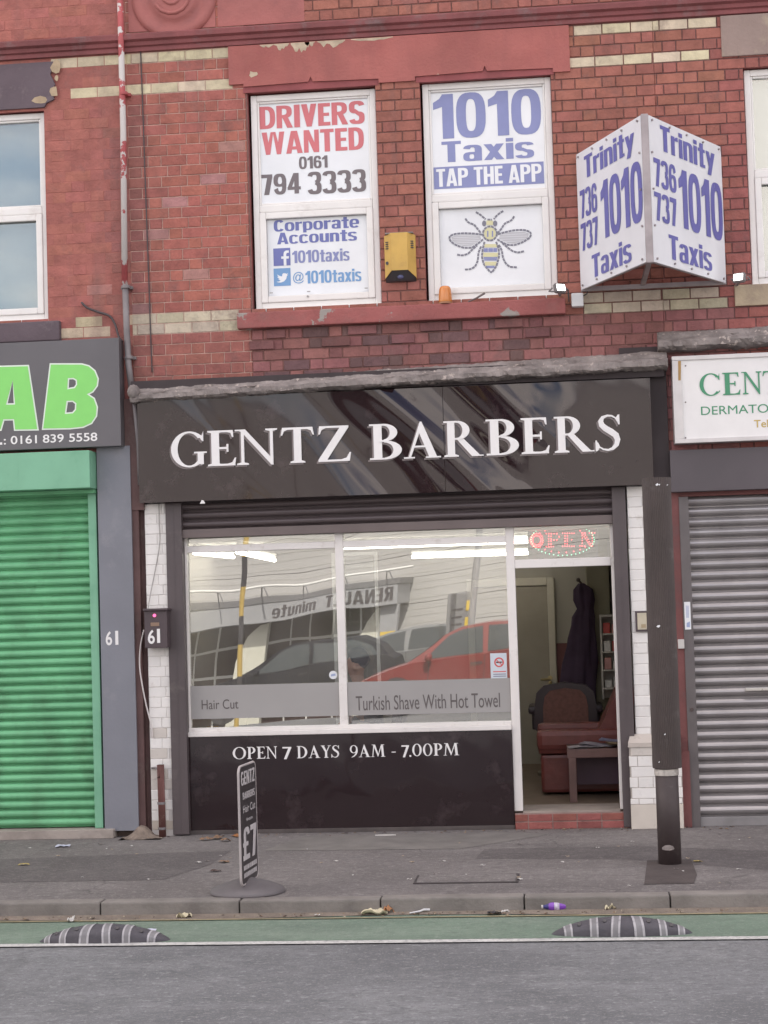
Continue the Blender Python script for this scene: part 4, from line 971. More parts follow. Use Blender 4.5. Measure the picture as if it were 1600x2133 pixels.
M_gt = mat('green sign lettering', (.06, .27, .145), .5, .03); M_gold = mat('gold sign lettering', (.50, .37, .11), .5, .03)
b = MB(); zb = W(1490, 824, YC)[1]; zt = W(1490, 777.5, YC)[1]
put_serif(b, 'CENT', frame(0, YC, zb), [(W(a, 800, YC)[0], W(e, 800, YC)[0]) for a, e in ((1456, 1501), (1505, 1542), (1546, 1587), (1589, 1628))], zt - zb)
b.build('lettering', M_gt, t)
b = MB(); xa, xe, z0_, z1_ = RC(1460, 847, 1600, 865, YC); z0_ = W(1460, 865, YC)[1]; put_sans(b, 'DERMATO', frame(xa, YC, z0_), (xe - xa) * 1.01, z1_ - z0_, .0)
b.build('lettering', M_gt, t)
b = MB(); xa, za = W(1571, 891, YC); xe, ze = W(1600, 875, YC); put_sans(b, 'Tel', frame(xa, YC, za), (xe - xa), W(1571, 875, YC)[1] - za, .01); b.build('lettering', M_gold, t)
for py in (762, 838, 912):
    b = MB(); x, z = W(1428, py, YC); b.tube([(x, YC, z), (x, YC - .004, z)], .007, 8); b.build('screw', M_shd2, t)
b = MB(); xr_, zr_ = W(1416, 770, YC); b.poly([(xr_ - .016, zr_ - .09), (xr_ + .004, zr_ - .09), (xr_ + .012, zr_ + .07), (xr_ - .012, zr_ + .07)], frame(0, YC, 0), .0135); b.build('rust_stain', mat('rust', (.40, .25, .10), .8, .2), t)

# printed signs filling the four upper lights
M_pap = mat('white printed film', (.75, .77, .80), .22, .05, 3, .25, 5, coat=.3)
M_red = mat('veiled red print', (.60, .165, .185), .5, .04); M_blk2 = mat('veiled black print', (.165, .14, .15), .5, .04)  # red and black inks paled: a veil of glare mixed into their colour
M_blu = mat('veiled blue print', (.235, .26, .48), .5, .05); M_sky = mat('sky blue print', (.17, .33, .58), .5, .04); M_fb = mat('violet blue print', (.15, .17, .42), .5, .04)  # blue of the veiled print carries the same hazy glare in its colour
YP = YW + .034
def poster(label, r):
    t = thing('window_sign', label, 'window sign', ((r[0] + r[1]) / 2, YP, r[2]))
    b = MB(); b.box(r[0], r[1], YP, YP + .003, r[2], r[3]); b.build('film', M_pap, t); return t
def words(t, m, items, bold=.03, name='lettering'):
    b = MB()
    for it in items:
        txt, x0, y0, x1, y1 = it[:5]; bo = it[5] if len(it) > 5 else bold; sp = it[6] if len(it) > 6 else 1.0
        sans_px(b, txt, x0, y0, x1, y1, YP, bo, sp, .002)
    b.build(name, m, t)
t = poster('white window sign asking for drivers in red capitals with a phone number', u1)
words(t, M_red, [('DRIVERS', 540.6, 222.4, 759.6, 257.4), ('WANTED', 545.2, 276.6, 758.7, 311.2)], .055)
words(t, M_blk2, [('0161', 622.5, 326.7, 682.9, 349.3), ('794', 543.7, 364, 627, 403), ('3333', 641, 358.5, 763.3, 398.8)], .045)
t = poster('white window sign with blue corporate accounts text and two blue logo squares', l1)
words(t, M_fb, [('Corporate', 570, 459.1, 748.8, 478.3), ('Accounts', 577, 485.4, 743.8, 500.9)], .055)
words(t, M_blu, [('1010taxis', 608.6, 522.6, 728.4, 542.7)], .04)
words(t, M_sky, [('1010taxis', 636, 564.5, 753.1, 585.5)], .04); words(t, M_sky, [('@', 610.2, 567, 633.5, 590)], .005)
def sq(x0, y0, x1, y1, m, name, d=.002):
    a0, a1, c0, c1 = RC(x0, y0, x1, y1, YP); b = MB(); b.poly([(a0, c0), (a1, c0), (a1, c1), (a0, c1)], frame(0, YP, 0), d); return b.build(name, m, t), (a0, a1, c0, c1)
lo_, r = sq(569.3, 517.9, 605.5, 552.6, M_fb, 'logo_square'); s_ = r[1] - r[0]
b = MB(); fr = frame(r[0], YP, r[2])
for q in [[(.60, 0), (.76, 0), (.76, .66), (.60, .66)], [(.46, .40), (.90, .40), (.92, .54), (.46, .54)], [(.60, .66), (.76, .66), (.80, .74), (.92, .74), (.92, .88), (.74, .88), (.63, .80)]]:
    b.poly([(x * s_, z * s_) for x, z in q], fr, .0035 + .0002 * len(b.f))
b.build('logo_letter', M_pap, lo_)
lo_, r = sq(570, 559.7, 606.1, 594.7, M_sky, 'logo_square'); s_ = r[1] - r[0]
b = MB(); fr = frame(r[0], YP, r[2])
bird = [(.16, .26), (.32, .27), (.40, .32), (.26, .40), (.34, .42), (.20, .53), (.28, .55), (.19, .69), (.34, .60), (.50, .55), (.50, .66), (.57, .74), (.68, .74), (.75, .70), (.86, .74), (.79, .65), (.86, .64), (.78, .57), (.74, .40), (.60, .26), (.42, .20), (.26, .21)]
b.poly([(x * s_, z * s_) for x, z in bird], fr, .0035); b.build('logo_bird', M_pap, lo_)
t = poster('white window sign with big blue 1010 taxi lettering in the upper light', u2)
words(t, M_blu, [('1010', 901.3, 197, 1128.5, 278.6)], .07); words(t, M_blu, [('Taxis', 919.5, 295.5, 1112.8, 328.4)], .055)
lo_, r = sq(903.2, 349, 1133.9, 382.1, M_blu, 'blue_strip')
b = MB(); sans_px(b, 'TAP THE APP', 908.5, 352.8, 1129, 377.8, YP, .045, 1.0, .0035); b.build('lettering', M_pap, t)
t = poster('white window sign with a mosaic bee in grey and pale yellow', l2)
M_bg = mat('grey mosaic print', (.20, .20, .245), .5, .05); M_by = mat('pale yellow mosaic print', (.66, .63, .38), .5, .05); M_bw = mat('pale grey wing print', (.50, .50, .53), .5, .04)
def BP(x, y): return W(900 + x / 6.4, 410 + y / 6.4, YP)
def dash(b, pts, w, dl, gap, d):
    P = []
    for (xa, ya), (xb, yb) in zip(pts, pts[1:]):
        n_ = max(1, int(math.hypot(xb - xa, yb - ya) / 4))
        P += [(xa + (xb - xa) * i / n_, ya + (yb - ya) * i / n_) for i in range(n_)]
    P.append(pts[-1]); i = 0; st_ = max(2, int(dl / 4)); gp = max(1, int(gap / 4))
    while i < len(P) - 2:
        a, e = P[i], P[min(i + st_, len(P) - 1)]; dx, dy = e[0] - a[0], e[1] - a[1]; l = math.hypot(dx, dy) or 1
        nx, ny = -dy / l * w / 2, dx / l * w / 2
        b.poly([BP(a[0] - nx, a[1] - ny), BP(e[0] - nx, e[1] - ny), BP(e[0] + nx, e[1] + ny), BP(a[0] + nx, a[1] + ny)][::-1], frame(0, YP, 0), d + .00005 * (len(b.f) % 9))
        i += st_ + gp
def ell(cx, cy, rx, ry, n_=28): return [BP(cx + rx * math.cos(2 * PI * k / n_), cy - ry * math.sin(2 * PI * k / n_)) for k in range(n_)]
FRP = frame(0, YP, 0)
WL_ = [(670, 505), (560, 490), (430, 485), (300, 495), (225, 530), (240, 590), (320, 645), (420, 680), (530, 680), (620, 620), (690, 560)]
WR_ = [(880, 500), (980, 470), (1100, 445), (1230, 440), (1325, 475), (1310, 540), (1220, 600), (1100, 645), (1000, 640), (920, 600), (860, 560)]
for wing in (WL_, WR_):
    b = MB(); c_ = (sum(p[0] for p in wing) / 11, sum(p[1] for p in wing) / 11)
    b.poly([BP(c_[0] + (p[0] - c_[0]) * .86, c_[1] + (p[1] - c_[1]) * .78) for p in wing], FRP, .002); b.build('wing', M_bw, t)
    b = MB()
    for k in range(5): dash(b, [(c_[0] - 190 + 20 * abs(k - 2), c_[1] - 62 + k * 31), (c_[0] + 190 - 20 * abs(k - 2), c_[1] - 62 + k * 31 - (14 if wing is WR_ else -14))], 5, 800, 4, .0025)
    b.build('wing_joints', M_pap, t)
b = MB()
ABD = [(700, 600), (675, 700), (665, 800), (690, 900), (790, 1020), (860, 920), (895, 800), (890, 700), (855, 600)]
for p in ([(585, 205), (640, 235), (685, 275), (715, 300)], [(950, 190), (890, 225), (845, 270), (825, 300)], [(445, 290), (480, 345), (560, 370), (610, 430), (655, 490)], [(1095, 260), (1060, 320), (970, 350), (930, 420), (880, 480)],
          WL_, WR_, [(335, 770), (400, 785), (480, 760), (540, 700), (600, 650)], [(1225, 725), (1150, 745), (1070, 725), (1000, 670), (940, 620)], [(440, 970), (520, 965), (580, 925), (610, 850), (620, 740), (660, 650)], [(1130, 940), (1040, 935), (980, 890), (945, 810), (930, 710), (890, 640)],
          ABD, [(740, 305), (800, 305)], [(772 + 95 * math.cos(k * .45), 490 + 98 * math.sin(k * .45)) for k in range(15)]):
    dash(b, p, 25, 42, 8, .003)
for ex in (695, 842): b.poly(ell(ex, 356, 28, 40), FRP, .0035)
b.build('mosaic_lines', M_bg, t)
b = MB(); b.poly(ell(772, 490, 78, 80), FRP, .003)
for x0, y0, x1, y1 in ((725, 318, 815, 378), (700, 630, 868, 674), (684, 746, 880, 800), (705, 865, 862, 915)): b.poly([BP(x0, y1), BP(x1, y1), BP(x1, y0), BP(x0, y0)], FRP, .0032)
b.build('mosaic_fill', M_by, t)
b = MB()
for x0, y0, x1, y1 in ((692, 685, 745, 735), (752, 685, 812, 735), (818, 685, 868, 735), (690, 806, 870, 826), (694, 832, 866, 850), (728, 922, 832, 948), (735, 455, 752, 535), (798, 455, 815, 535)): b.poly([BP(x0, y1), BP(x1, y1), BP(x1, y0), BP(x0, y0)], FRP, .0042)
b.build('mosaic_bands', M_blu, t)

# V-shaped taxi sign standing out from the wall
YV = -1.18
vc = W(1348, 390, YV)[0]; vl = W(1205, 465, -.08)[0]; vr = W(1507, 446, -.08)[0]
vt = (W(1203, 326, -.08)[1] + W(1502, 305, -.08)[1] + W(1345, 237, YV)[1]) / 3; vb = (W(1210, 606, -.08)[1] + W(1509, 589, -.08)[1] + W(1352, 544, YV)[1]) / 3
t = thing('projecting_sign', 'white V-shaped taxi sign with blue lettering jutting from the brick wall', 'sign', (vc, -.08, vb))
def upr(a, e): 
    u = (Vector((e[0], e[1], 0)) - Vector((a[0], a[1], 0)))
    return frame(a[0], a[1], vb, u, (0, 0, 1)), u.length
M_vp = mat('white sign sheet', (.72, .73, .77), .4, .05, 3); M_vb = mat('royal blue vinyl', (.125, .125, .39), .45, .06, 4); M_vm = mat('weathered aluminium', (.36, .32, .33), .45, .15, metal=.4)
frL, wL_ = upr((vl, -.08), (vc - .03, YV)); frR, wR_ = upr((vc + .03, YV), (vr, -.08)); hV = vt - vb
C4 = lambda x, y: (1160 + x / 2.963, y / 2.963)
for fr, wd, items in ((frL, wL_, [('Trinity', 168, 968, 1108, 480, 880, .2), ('736', 142, 1180, 1360, 250, 1235, 0), ('737', 148, 1385, 1558, 256, 1430, 0), ('1010', 268, 1122, 1490, 530, 1190, 0), ('Taxis', 216, 1578, 1722, 462, 1560, 0)]),
                      (frR, wR_, [('Trinity', 634, 770, 925, 972, 980, .2), ('736', 594, 968, 1143, 735, 1110, 0), ('737', 598, 1178, 1355, 738, 1310, 0), ('1010', 746, 1035, 1400, 1020, 1300, 0), ('Taxis', 688, 1445, 1595, 955, 1600, 0)])):
    b = MB(); b.prism([(0, 0), (wd, 0), (wd, hV), (0, hV)], fr, -.018, 0); pn = b.build('panel', M_vp, t)
    b = MB()
    for txt, x0, yt, yb, x1, ym, ds in items:
        (ax_, ay_), (bx_, by_), (cx_, cy_) = C4(x0, yt), C4(x0, yb), C4(x1, ym)
        sans_fr(b, txt, fr, ax_, ay_, by_, cx_, cy_, .045 if txt[0] in 'T1' else .04, 1.0, .003, ds)
    b.build('lettering', M_vb, pn)
    o, u, v, n_ = fr
    b = MB()
    for sgm in ([(0, 0), (wd, .018)], [(0, hV - .014), (wd, hV)]): b.prism([(sgm[0][0], sgm[0][1]), (sgm[1][0], sgm[0][1]), (sgm[1][0], sgm[1][1]), (sgm[0][0], sgm[1][1])], fr, -.04, -.0185)
    b.build('edge_rail', M_vm, pn)
    for k in range(5):
        for zz in (.03, hV - .03):
            b = MB(); p = o + u * (.05 + (wd - .1) * k / 4) + v * zz; b.tube([p, p + n_ * .012], .009, 8); b.build('bolt', M_vm, pn)
    for k in range(1, 4):
        b = MB(); p = o + u * (wd - .03 if fr is frL else .03) + v * (hV * k / 4); b.tube([p, p + n_ * .012], .009, 8); b.build('bolt', M_vm, pn)
b = MB(); b.bbox(vc - .028, vc + .028, YV - .012, YV + .04, vb - .01, vt + .01, .008); b.build('corner_post', M_vm, t)
b = MB(); b.bbox(vl, vr, -.09, -.05, vb - .012, vb + .025, .004); b.build('wall_rail', M_vm, t)
b = MB(); b.bbox(vl, vr, -.09, -.05, vt - .04, vt, .004); b.build('wall_rail', M_vm, t)
b = MB(); b.bbox(vc - .02, vc + .02, YV + .04, -.09, vb + .01, vb + .04, .004); b.build('strut', M_vm, t)

# ================================================================ FITTINGS ON THE WALLS
# yellow alarm box
YA = -.11
x0, x1, z0, z1 = RC(800, 486, 868, 590, -.04); z1 = W(834, 487, -.06)[1]; z0 = W(834, 586, -.06)[1]; xc = (x0 + x1) / 2; hw = (x1 - x0) / 2
t = thing('alarm_box', 'yellow burglar alarm box with dark lower lens between the two upstairs windows', 'alarm box', (xc, 0, z0))
M_alarm = mat('alarm yellow', (.60, .375, .09), .5, .10, 6, 0, dirt=((.45, .27, .08), .25, 14))
M_ablk = mat('alarm black', (.05, .045, .05), .4, .05)
b = MB(); zl = z0 + .085
plan = [(-hw, 0), (-hw, -.045), (-hw * .52, -.115), (hw * .52, -.115), (hw, -.045), (hw, 0)]; n_ = len(plan)
low = [zl - .085, zl - .055, zl, zl, zl - .055, zl - .085]
b.add([(xc + a, y, l) for (a, y), l in zip(plan, low)] + [(xc + a, y, z1 - (.012 if abs(a) > hw * .8 else 0)) for a, y in plan], [list(range(n_, 2 * n_))[::1], *[(i, (i + 1) % n_, n_ + (i + 1) % n_, n_ + i) for i in range(n_ - 1)]])
b.build('cover', M_alarm, t)
b = MB(); b.add([(xc - hw * .98, -.003, z0 - .0), (xc - hw * .97, -.04, zl - .056), (xc - hw * .5, -.108, zl - .001), (xc + hw * .5, -.108, zl - .001), (xc + hw * .97, -.04, zl - .056), (xc + hw * .98, -.003, z0), (xc + hw * .3, -.05, z0 + .006), (xc - hw * .3, -.05, z0 + .006)], [(0, 1, 7), (1, 2, 7), (2, 3, 6, 7), (3, 4, 6), (4, 5, 6), (5, 0, 7, 6)]); b.build('base', M_ablk, t)
b = MB(); b.ball((xc, -.068, z0 + .035), .028, 1, 1, .7); b.build('strobe_lens', mat('blue lens', (.10, .11, .22), .15, 0), t)
for s_ in (-1, 1):
    for k in range(4):
        b = MB(); xx = xc + s_ * hw * .78; b.box(xx - .016, xx + .016, -.088, -.072, z1 - .075 - k * .018, z1 - .068 - k * .018); b.build('vent_slot', M_ablk, t)
b = MB(); b.tube([(xc - hw * .82, -.07, zl + .07), (xc - hw * .82, -.084, zl + .07)], .014, 12); b.build('lock', M_ablk, t)
b = MB(); b.box(xc - hw * .9, xc + hw * .9, -.10, -.0, z1 - .004, z1 + .006); b.build('top_dirt', M_lead, t)

# amber beacon on the sill
x, z = W(928, 630, -.045); t = thing('beacon', 'orange beacon standing on the red sill under the bee sign', 'beacon', (x, -.045, 4.385))
M_amb = mat('amber plastic', (.62, .22, .05), .25, .06, 8, 0, coat=.4)
b = MB(); b.lathe([(.054, 0), (.056, .01), (.055, .06), (.050, .11), (.043, .128), (.03, .137), (0.002, .139)], x, -.045, 4.385 + .012, 24); b.build('dome', M_amb, t, True)
b = MB(); b.lathe([(.060, 0), (.060, .014), (.05, .016)], x, -.045, 4.384, 24); b.build('base', mat('amber base', (.33, .16, .08), .5, .1), t)
# broken rod lying on the sill
xa, za = W(975, 631, -.05); xb, zb = W(1010, 613, -.05)
b = MB(); b.tube([(xa, -.055, 4.392), ((xa + xb) / 2, -.05, 4.42), (xb, -.045, 4.46)], [.006, .008, .009], 8)
tag(b.build('rod', mat('old iron', (.16, .13, .13), .7, .2), None, origin=(xa, -.05, 4.39)), 'short dark broken rod resting aslant on the red window sill', 'rod')
# floodlights
M_flood = mat('floodlight body', (.22, .20, .20), .5, .1); M_lens = mat('lit floodlight lens', (.9, .9, .9), .3, 0, emit=(1, .98, .93), estr=3.2)
def flood(px, py, aim, label):
    Y = -.27; x, z = W(px, py, Y); t = thing('floodlight', label, 'floodlight', (x, -.0, z), 0, 'floodlights beside the V-shaped sign')
    d = Vector(aim).normalized(); q = d.to_track_quat('Z', 'Y').to_matrix().to_4x4(); M = Matrix.Translation((x, Y, z)) @ q
    bm = bmesh.new(); bmesh.ops.create_cube(bm, size=1); bmesh.ops.scale(bm, vec=(.105, .08, .04), verts=bm.verts); bmesh.ops.bevel(bm, geom=bm.edges[:], offset=.008, segments=2, affect='EDGES')
    MB().bm(bm, M).build('body', M_flood, t)
    MB().add([M @ Vector(p) for p in ((-.038, -.027, .022), (.038, -.027, .022), (.038, .027, .022), (-.038, .027, .022))], [(0, 1, 2, 3)]).build('lens', M_lens, t)
    b = MB(); b.tube([(x, 0, z - .01), (x, -.12, z - .03), (x, Y + .02, z - .03)], .010, 8); b.tube([M @ Vector((-.07, 0, 0)), M @ Vector((-.07, 0, -.06)), M @ Vector((.07, 0, -.06)), M @ Vector((.07, 0, 0))], .006, 6); b.build('bracket', M_flood, t)
    b = MB(); b.tube([M @ Vector((.0, .03, -.02)), (x + .02, Y + .12, z + .06), (x + .01, -.005, z + .02)], .005, 6); b.build('cable', M_ablk, t)
flood(1166, 601, (.45, -.75, .25), 'small lit floodlight beside the bee window, pointing at the V-shaped sign')
flood(1540, 579, (-.40, -.75, .20), 'small lit floodlight on the right, beyond the V-shaped sign')
# junction box
x0, x1, z0, z1 = RC(1190, 611, 1216, 638, -.07)
t = thing('junction_box', 'small white junction box under the left end of the V-shaped sign', 'junction box', ((x0 + x1) / 2, 0, z0))
b = MB(); b.bbox(x0, x1, -.08, 0, z0, z1, .008); b.build('box', mat('off white plastic', (.62, .62, .63), .5, .05), t)
b = MB(); b.tube([(x1, -.04, z1 - .02), (x1 + .03, -.06, z1 - .01), (x1 + .05, -.06, z1 + .06)], .006, 6); b.tube([(x0 - .02, -.01, z1 - .06), (x0 - .025, -.01, z1 + .04), (x0 - .05, -.03, z1 + .06)], .006, 6); b.build('cable', M_ablk, t)

# rainwater pipe between the left and the middle building
YPp = -.075
def pw(px, py, Y=YPp): x, z = W(px, py, Y); return (x, Y, z)
t = thing('drainpipe', 'thin rainwater pipe with flaking red and white paint, grey lower down', 'drainpipe', pw(272, 800))
M_pipeu = mat('flaking pipe paint', (.40, .085, .09), .65, .15, 6, .3, 40, flake=((.52, .49, .475), 4.0, .47)); M_pipel = mat('grey pipe', (.215, .195, .20), .55, .15, 5)
bx = pw(257, 300)[0]
zt_ = pw(261, 600)[2]
b = MB(); b.tube([(bx, YPp, 7.9), (bx + .002, YPp, 6.0), (pw(261, 600)[0] - .004, YPp, zt_)], .026, 16); b.build('upper_pipe', M_pipeu, t, True)
b = MB(); b.tube([(pw(261, 600)[0], YPp, zt_ + .01), pw(264, 690), pw(268, 760), pw(275, 815)], .027, 16); b.tube([(pw(281, 835)[0], -.1, pw(281, 835)[2]), (pw(287, 930)[0], -.05, pw(287, 930)[2]), (pw(290, 1010)[0], -.05, pw(290, 1010)[2])], .018, 12); b.build('lower_pipe', M_pipel, t, True)
for px, py, m in ((269, 745, M_pipel), (262, 598, M_pipel), (258, 195, M_pipeu)):
    b = MB(); c = pw(px, py); b.lathe([(.034, -.014), (.037, -.01), (.037, .01), (.034, .014)], c[0], c[1], c[2], 18); b.box(c[0] - .05, c[0] + .05, -.045, 0, c[2] - .012, c[2] + .012); b.build('pipe_collar', m, t)
def cable(name, label, pts, r, m, cat='cable'):
    P = []                                                 # smoothed run
    pts = [Vector(p) for p in pts]
    for i in range(len(pts) - 1):
        p0, p1, p2, p3 = pts[max(i - 1, 0)], pts[i], pts[i + 1], pts[min(i + 2, len(pts) - 1)]
        for k in range(6):
            s_ = k / 6; P.append(.5 * ((2 * p1) + (p2 - p0) * s_ + (2 * p0 - 5 * p1 + 4 * p2 - p3) * s_ ** 2 + (3 * p1 - p0 - 3 * p2 + p3) * s_ ** 3))
    P.append(pts[-1]); b = MB(); b.tube(P, r, 8)
    return tag(b.build(name, m, None, True, origin=pts[0]), label, cat)
M_cab = mat('black cable', (.07, .055, .06), .6, .1); M_cabw = mat('white cable', (.62, .58, .57), .5, .08)
cable('cable', 'thin dark cable hanging down the brick to the right of the rainwater pipe', [pw(293, 108, -.016), pw(298, 240, -.016), pw(301, 330, -.02), pw(305, 440, -.016), pw(310, 580, -.016), pw(314, 700, -.016), pw(317, 775, -.016)], .0055, M_cab)
cable('cable', 'short dark cable curling out of the red wall above the kebab board', [pw(170, 630, -.03), pw(182, 641, -.04), pw(205, 650, -.03), pw(228, 658, -.03), pw(240, 676, -.03), pw(247, 700, -.04), pw(255, 712, -.06)], .010, M_cab)
cable('cable', 'thin grey cable slanting down the white pier to the dark meter box', [pw(331, 1049, -.025), pw(332, 1090, -.025), pw(333, 1130, -.025), pw(325, 1180, -.03), pw(313, 1240, -.05), pw(308, 1270, -.08)], .0045, mat('grey cable', (.36, .34, .33), .6, .05))
cable('cable', 'white cable looping down the maroon board below the meter box', [pw(300, 1312, -.09), pw(293, 1345, -.06), pw(291, 1385, -.05), pw(296, 1425, -.045), pw(305, 1470, -.035), pw(315, 1510, -.03), pw(318, 1536, -.03)], .0065, M_cabw)

# dark box numbered 61 on the white pier
YM = -.16
x0, x1, z0, z1 = RC(300, 1268, 352, 1349, YM)
t = thing('meter_box', 'dark box with white number 61 and a pink light, fixed across the white pier', 'meter box', ((x0 + x1) / 2, 0, z0))
M_mbox = mat('dark box paint', (.075, .055, .062), .5, .08, 3, 0)
b = MB(); b.bbox(x0, x1 - .012, YM, -.01, z0, z1 - .02, .006); b.build('body', M_mbox, t)
b = MB(); b.bbox(x0 - .006, x1, YM - .02, -.01, z1 - .02, z1, .006); b.build('lid', M_mbox, t)
b = MB(); x, z = W(322, 1282, YM); b.tube([(x, YM + .002, z), (x, YM - .006, z)], .014, 14); b.build('indicator_light', mat('pink lamp', (.75, .13, .28), .3, 0, emit=(1, .12, .32), estr=.6), t)
b = MB(); xa, xe, za, ze = RC(314, 1297, 332, 1304, YM); b.bbox(xa, xe, YM - .004, YM + .002, za, ze, .001); b.build('name_plate', mat('tan plate', (.26, .17, .12), .5, .05), t)
b = MB(); xa, xe, za, ze = RC(308, 1312, 323, 1341, YM); put_sans(b, '6', frame(xa, YM, za), xe - xa, ze - za, .02, d=.003); xa, xe, za, ze = RC(327, 1310, 334, 1339, YM); b.poly([(xa, za), (xe, za), (xe, ze), (xa, ze)], frame(0, YM, 0), .003); b.build('house_number', M_let, t)
# brown service pipe at the foot of the pier
x, z = W(337, 1700, -.06); _, zt = W(338, 1620, -.06)
t = thing('service_pipe', 'red brown upright service pipe at the foot of the white pier', 'pipe', (x, -.06, 0))
b = MB(); b.tube([(x - .004, -.06, zt), (x, -.06, .6), (x + .004, -.06, .0)], .030, 14); b.build('pipe', mat('rust brown pipe', (.155, .065, .058), .7, .2, 5, dirt=((.25, .19, .17), .2, 9)), t, True)
b = MB(); b.tube([pw(316, 1600, -.02), pw(324, 1599, -.03), pw(330, 1604, -.05), pw(334, 1613, -.06), pw(336, 1628, -.06)], .008, 8); b.build('cable', M_pipel, t, True)
for zz in (.28, .07):
    b = MB(); b.tube([(x, -.06, zz - .01), (x, -.06, zz + .01)], .034, 14); b.tube([(x - .012, -.088, zz), (x - .012, -.1, zz)], .007, 8); b.build('clip', M_pipel, t)
# heap of grit at the foot of the maroon board
random.seed(4); b = MB(); gx, gy = W(305, 1735, -.06)[0], -.11
b.grid(14, 10, lambda s, q: (gx - .02 + (s - .5) * .36, gy + (q - .5) * .26, max(0, .105 * math.exp(-((s - .45) * 4.2) ** 2 - ((q - .75) * 3.0) ** 2) + .008 * MN.noise(Vector((s * 9, q * 9, 1))) - .004)))
tag(b.build('rubble', mat('grit', (.25, .20, .165), .95, .25, 18, 1, 60), None, True, origin=(gx, gy, 0)), kind='stuff'); bpy.data.objects['rubble']['label'] = 'pale heap of grit at the foot of the white pier'; bpy.data.objects['rubble']['category'] = 'grit'

# small framed plate on the right pier, sticker and push plate beside the bare shutter
x0, x1, z0, z1 = RC(1323, 1273, 1351, 1315, -.03)
t = thing('entry_panel', 'small cream entry panel in a dark frame on the right white pier', 'entry panel', ((x0 + x1) / 2, -.01, z0))
b = MB(); b.bbox(x0, x1, -.035, -.008, z0, z1, .004); b.build('frame', M_mbox, t)
b = MB(); b.bbox(x0 + .016, x1 - .012, -.039, -.034, z0 + .016, z1 - .016, .002); b.build('plate', mat('cream plate', (.52, .47, .36), .5, .1, 12), t)
b = MB(); b.box(x0 + .045, x1 - .02, -.0405, -.0385, z0 + .03, z0 + .06); b.build('buttons', mat('tan buttons', (.38, .30, .19), .5, .1), t)
YT = -.034
x0, x1, z0, z1 = RC(1425, 1254, 1440, 1311, YT)
t = thing('sticker', 'narrow white and blue sticker on the frame of the bare metal shutter', 'sticker', ((x0 + x1) / 2, YT, z0))
b = MB(); b.box(x0, x1, YT, YT + .002, z0, z1); b.build('film', M_pap, t)
M_pblue = mat('pale blue print', (.30, .36, .55), .5, 0)
b = MB(); w_ = x1 - x0
b.poly([(x0 + w_ * .25, z0 + .02), (x1 - w_ * .2, z0 + .018), (x1 - w_ * .15, z0 + .065), (x0 + w_ * .3, z0 + .055)], frame(0, YT, 0), .001)
for k in range(3): b.box(x0 + w_ * (.28 + .17 * k), x0 + w_ * (.36 + .17 * k), YT - .001, YT, z0 + .095, z1 - .03)
b.build('print', M_pblue, t)
x0, x1, z0, z1 = RC(1412, 1332, 1426, 1351, -.045)
b = MB(); b.bbox(x0, x1, -.05, -.018, z0, z1, .004); tag(b.build('key_switch', mat('pale switch plastic', (.55, .53, .51), .5, .05), None, origin=(x0, -.02, z0)), 'small pale key switch on the red brown pier by the bare shutter', 'switch')

# ================================================================ BEHIND AND ON THE GLASS
# no smoking notice and round sticker on the window
YN = YG - .012
x0, x1, z0, z1 = RC(1021, 1361, 1057, 1416, YN)
t = thing('notice', 'pale blue no smoking notice with a red ring in the window corner', 'notice', ((x0 + x1) / 2, YN, z0))
b = MB(); b.box(x0, x1, YN, YN + .002, z0, z1); b.build('paper', mat('pale blue paper', (.58, .64, .70), .6, .03), t)
M_ring = mat('red ink', (.60, .10, .10), .5, 0); cxn, czn = (x0 + x1) / 2 + .004, z0 + (z1 - z0) * .66; R_ = (x1 - x0) * .30
b = MB(); 
for q in q_ring(cxn, czn, R_, R_, .012, .012, 0, 360, 28): b.poly(q, frame(0, YN, 0), .001)
b.poly([(cxn - R_ * .72, czn + R_ * .60), (cxn - R_ * .6, czn + R_ * .72), (cxn + R_ * .72, czn - R_ * .6), (cxn + R_ * .6, czn - R_ * .72)], frame(0, YN, 0), .0014); b.build('ring', M_ring, t)
b = MB(); b.box(cxn - R_ * .6, cxn + R_ * .45, YN - .0009, YN, czn - .006, czn + .006); b.box(cxn + R_ * .5, cxn + R_ * .65, YN - .0009, YN, czn - .006, czn + .006); b.build('cigarette_mark', M_ablk, t)
b = MB(); b.box(x0 + .02, x1 - .01, YN - .001, YN, z0 + .066, z0 + .074); b.build('red_line', M_ring, t)
b = MB(); b.box(x0 + .02, x1 - .01, YN - .001, YN, z0 + .045, z0 + .052); b.box(x0 + .02, x1 - .01, YN - .001, YN, z0 + .028, z0 + .035); b.build('text_lines', mat('dark line print', (.2, .2, .28), .5, 0), t)
x, z = W(694, 1406, YN)
t = thing('sticker', 'small round white sticker low on the left window pane', 'sticker', (x, YN, z))
b = MB(); b.tube([(x, YN + .001, z), (x, YN - .001, z)], .035, 28); b.build('film', M_pap, t)
b = MB(); b.poly([(x - .02, z - .012), (x + .022, z - .006), (x + .02, z + .012), (x - .016, z + .008)], frame(0, YN, 0), .0015); b.build('print', M_pblue, t)

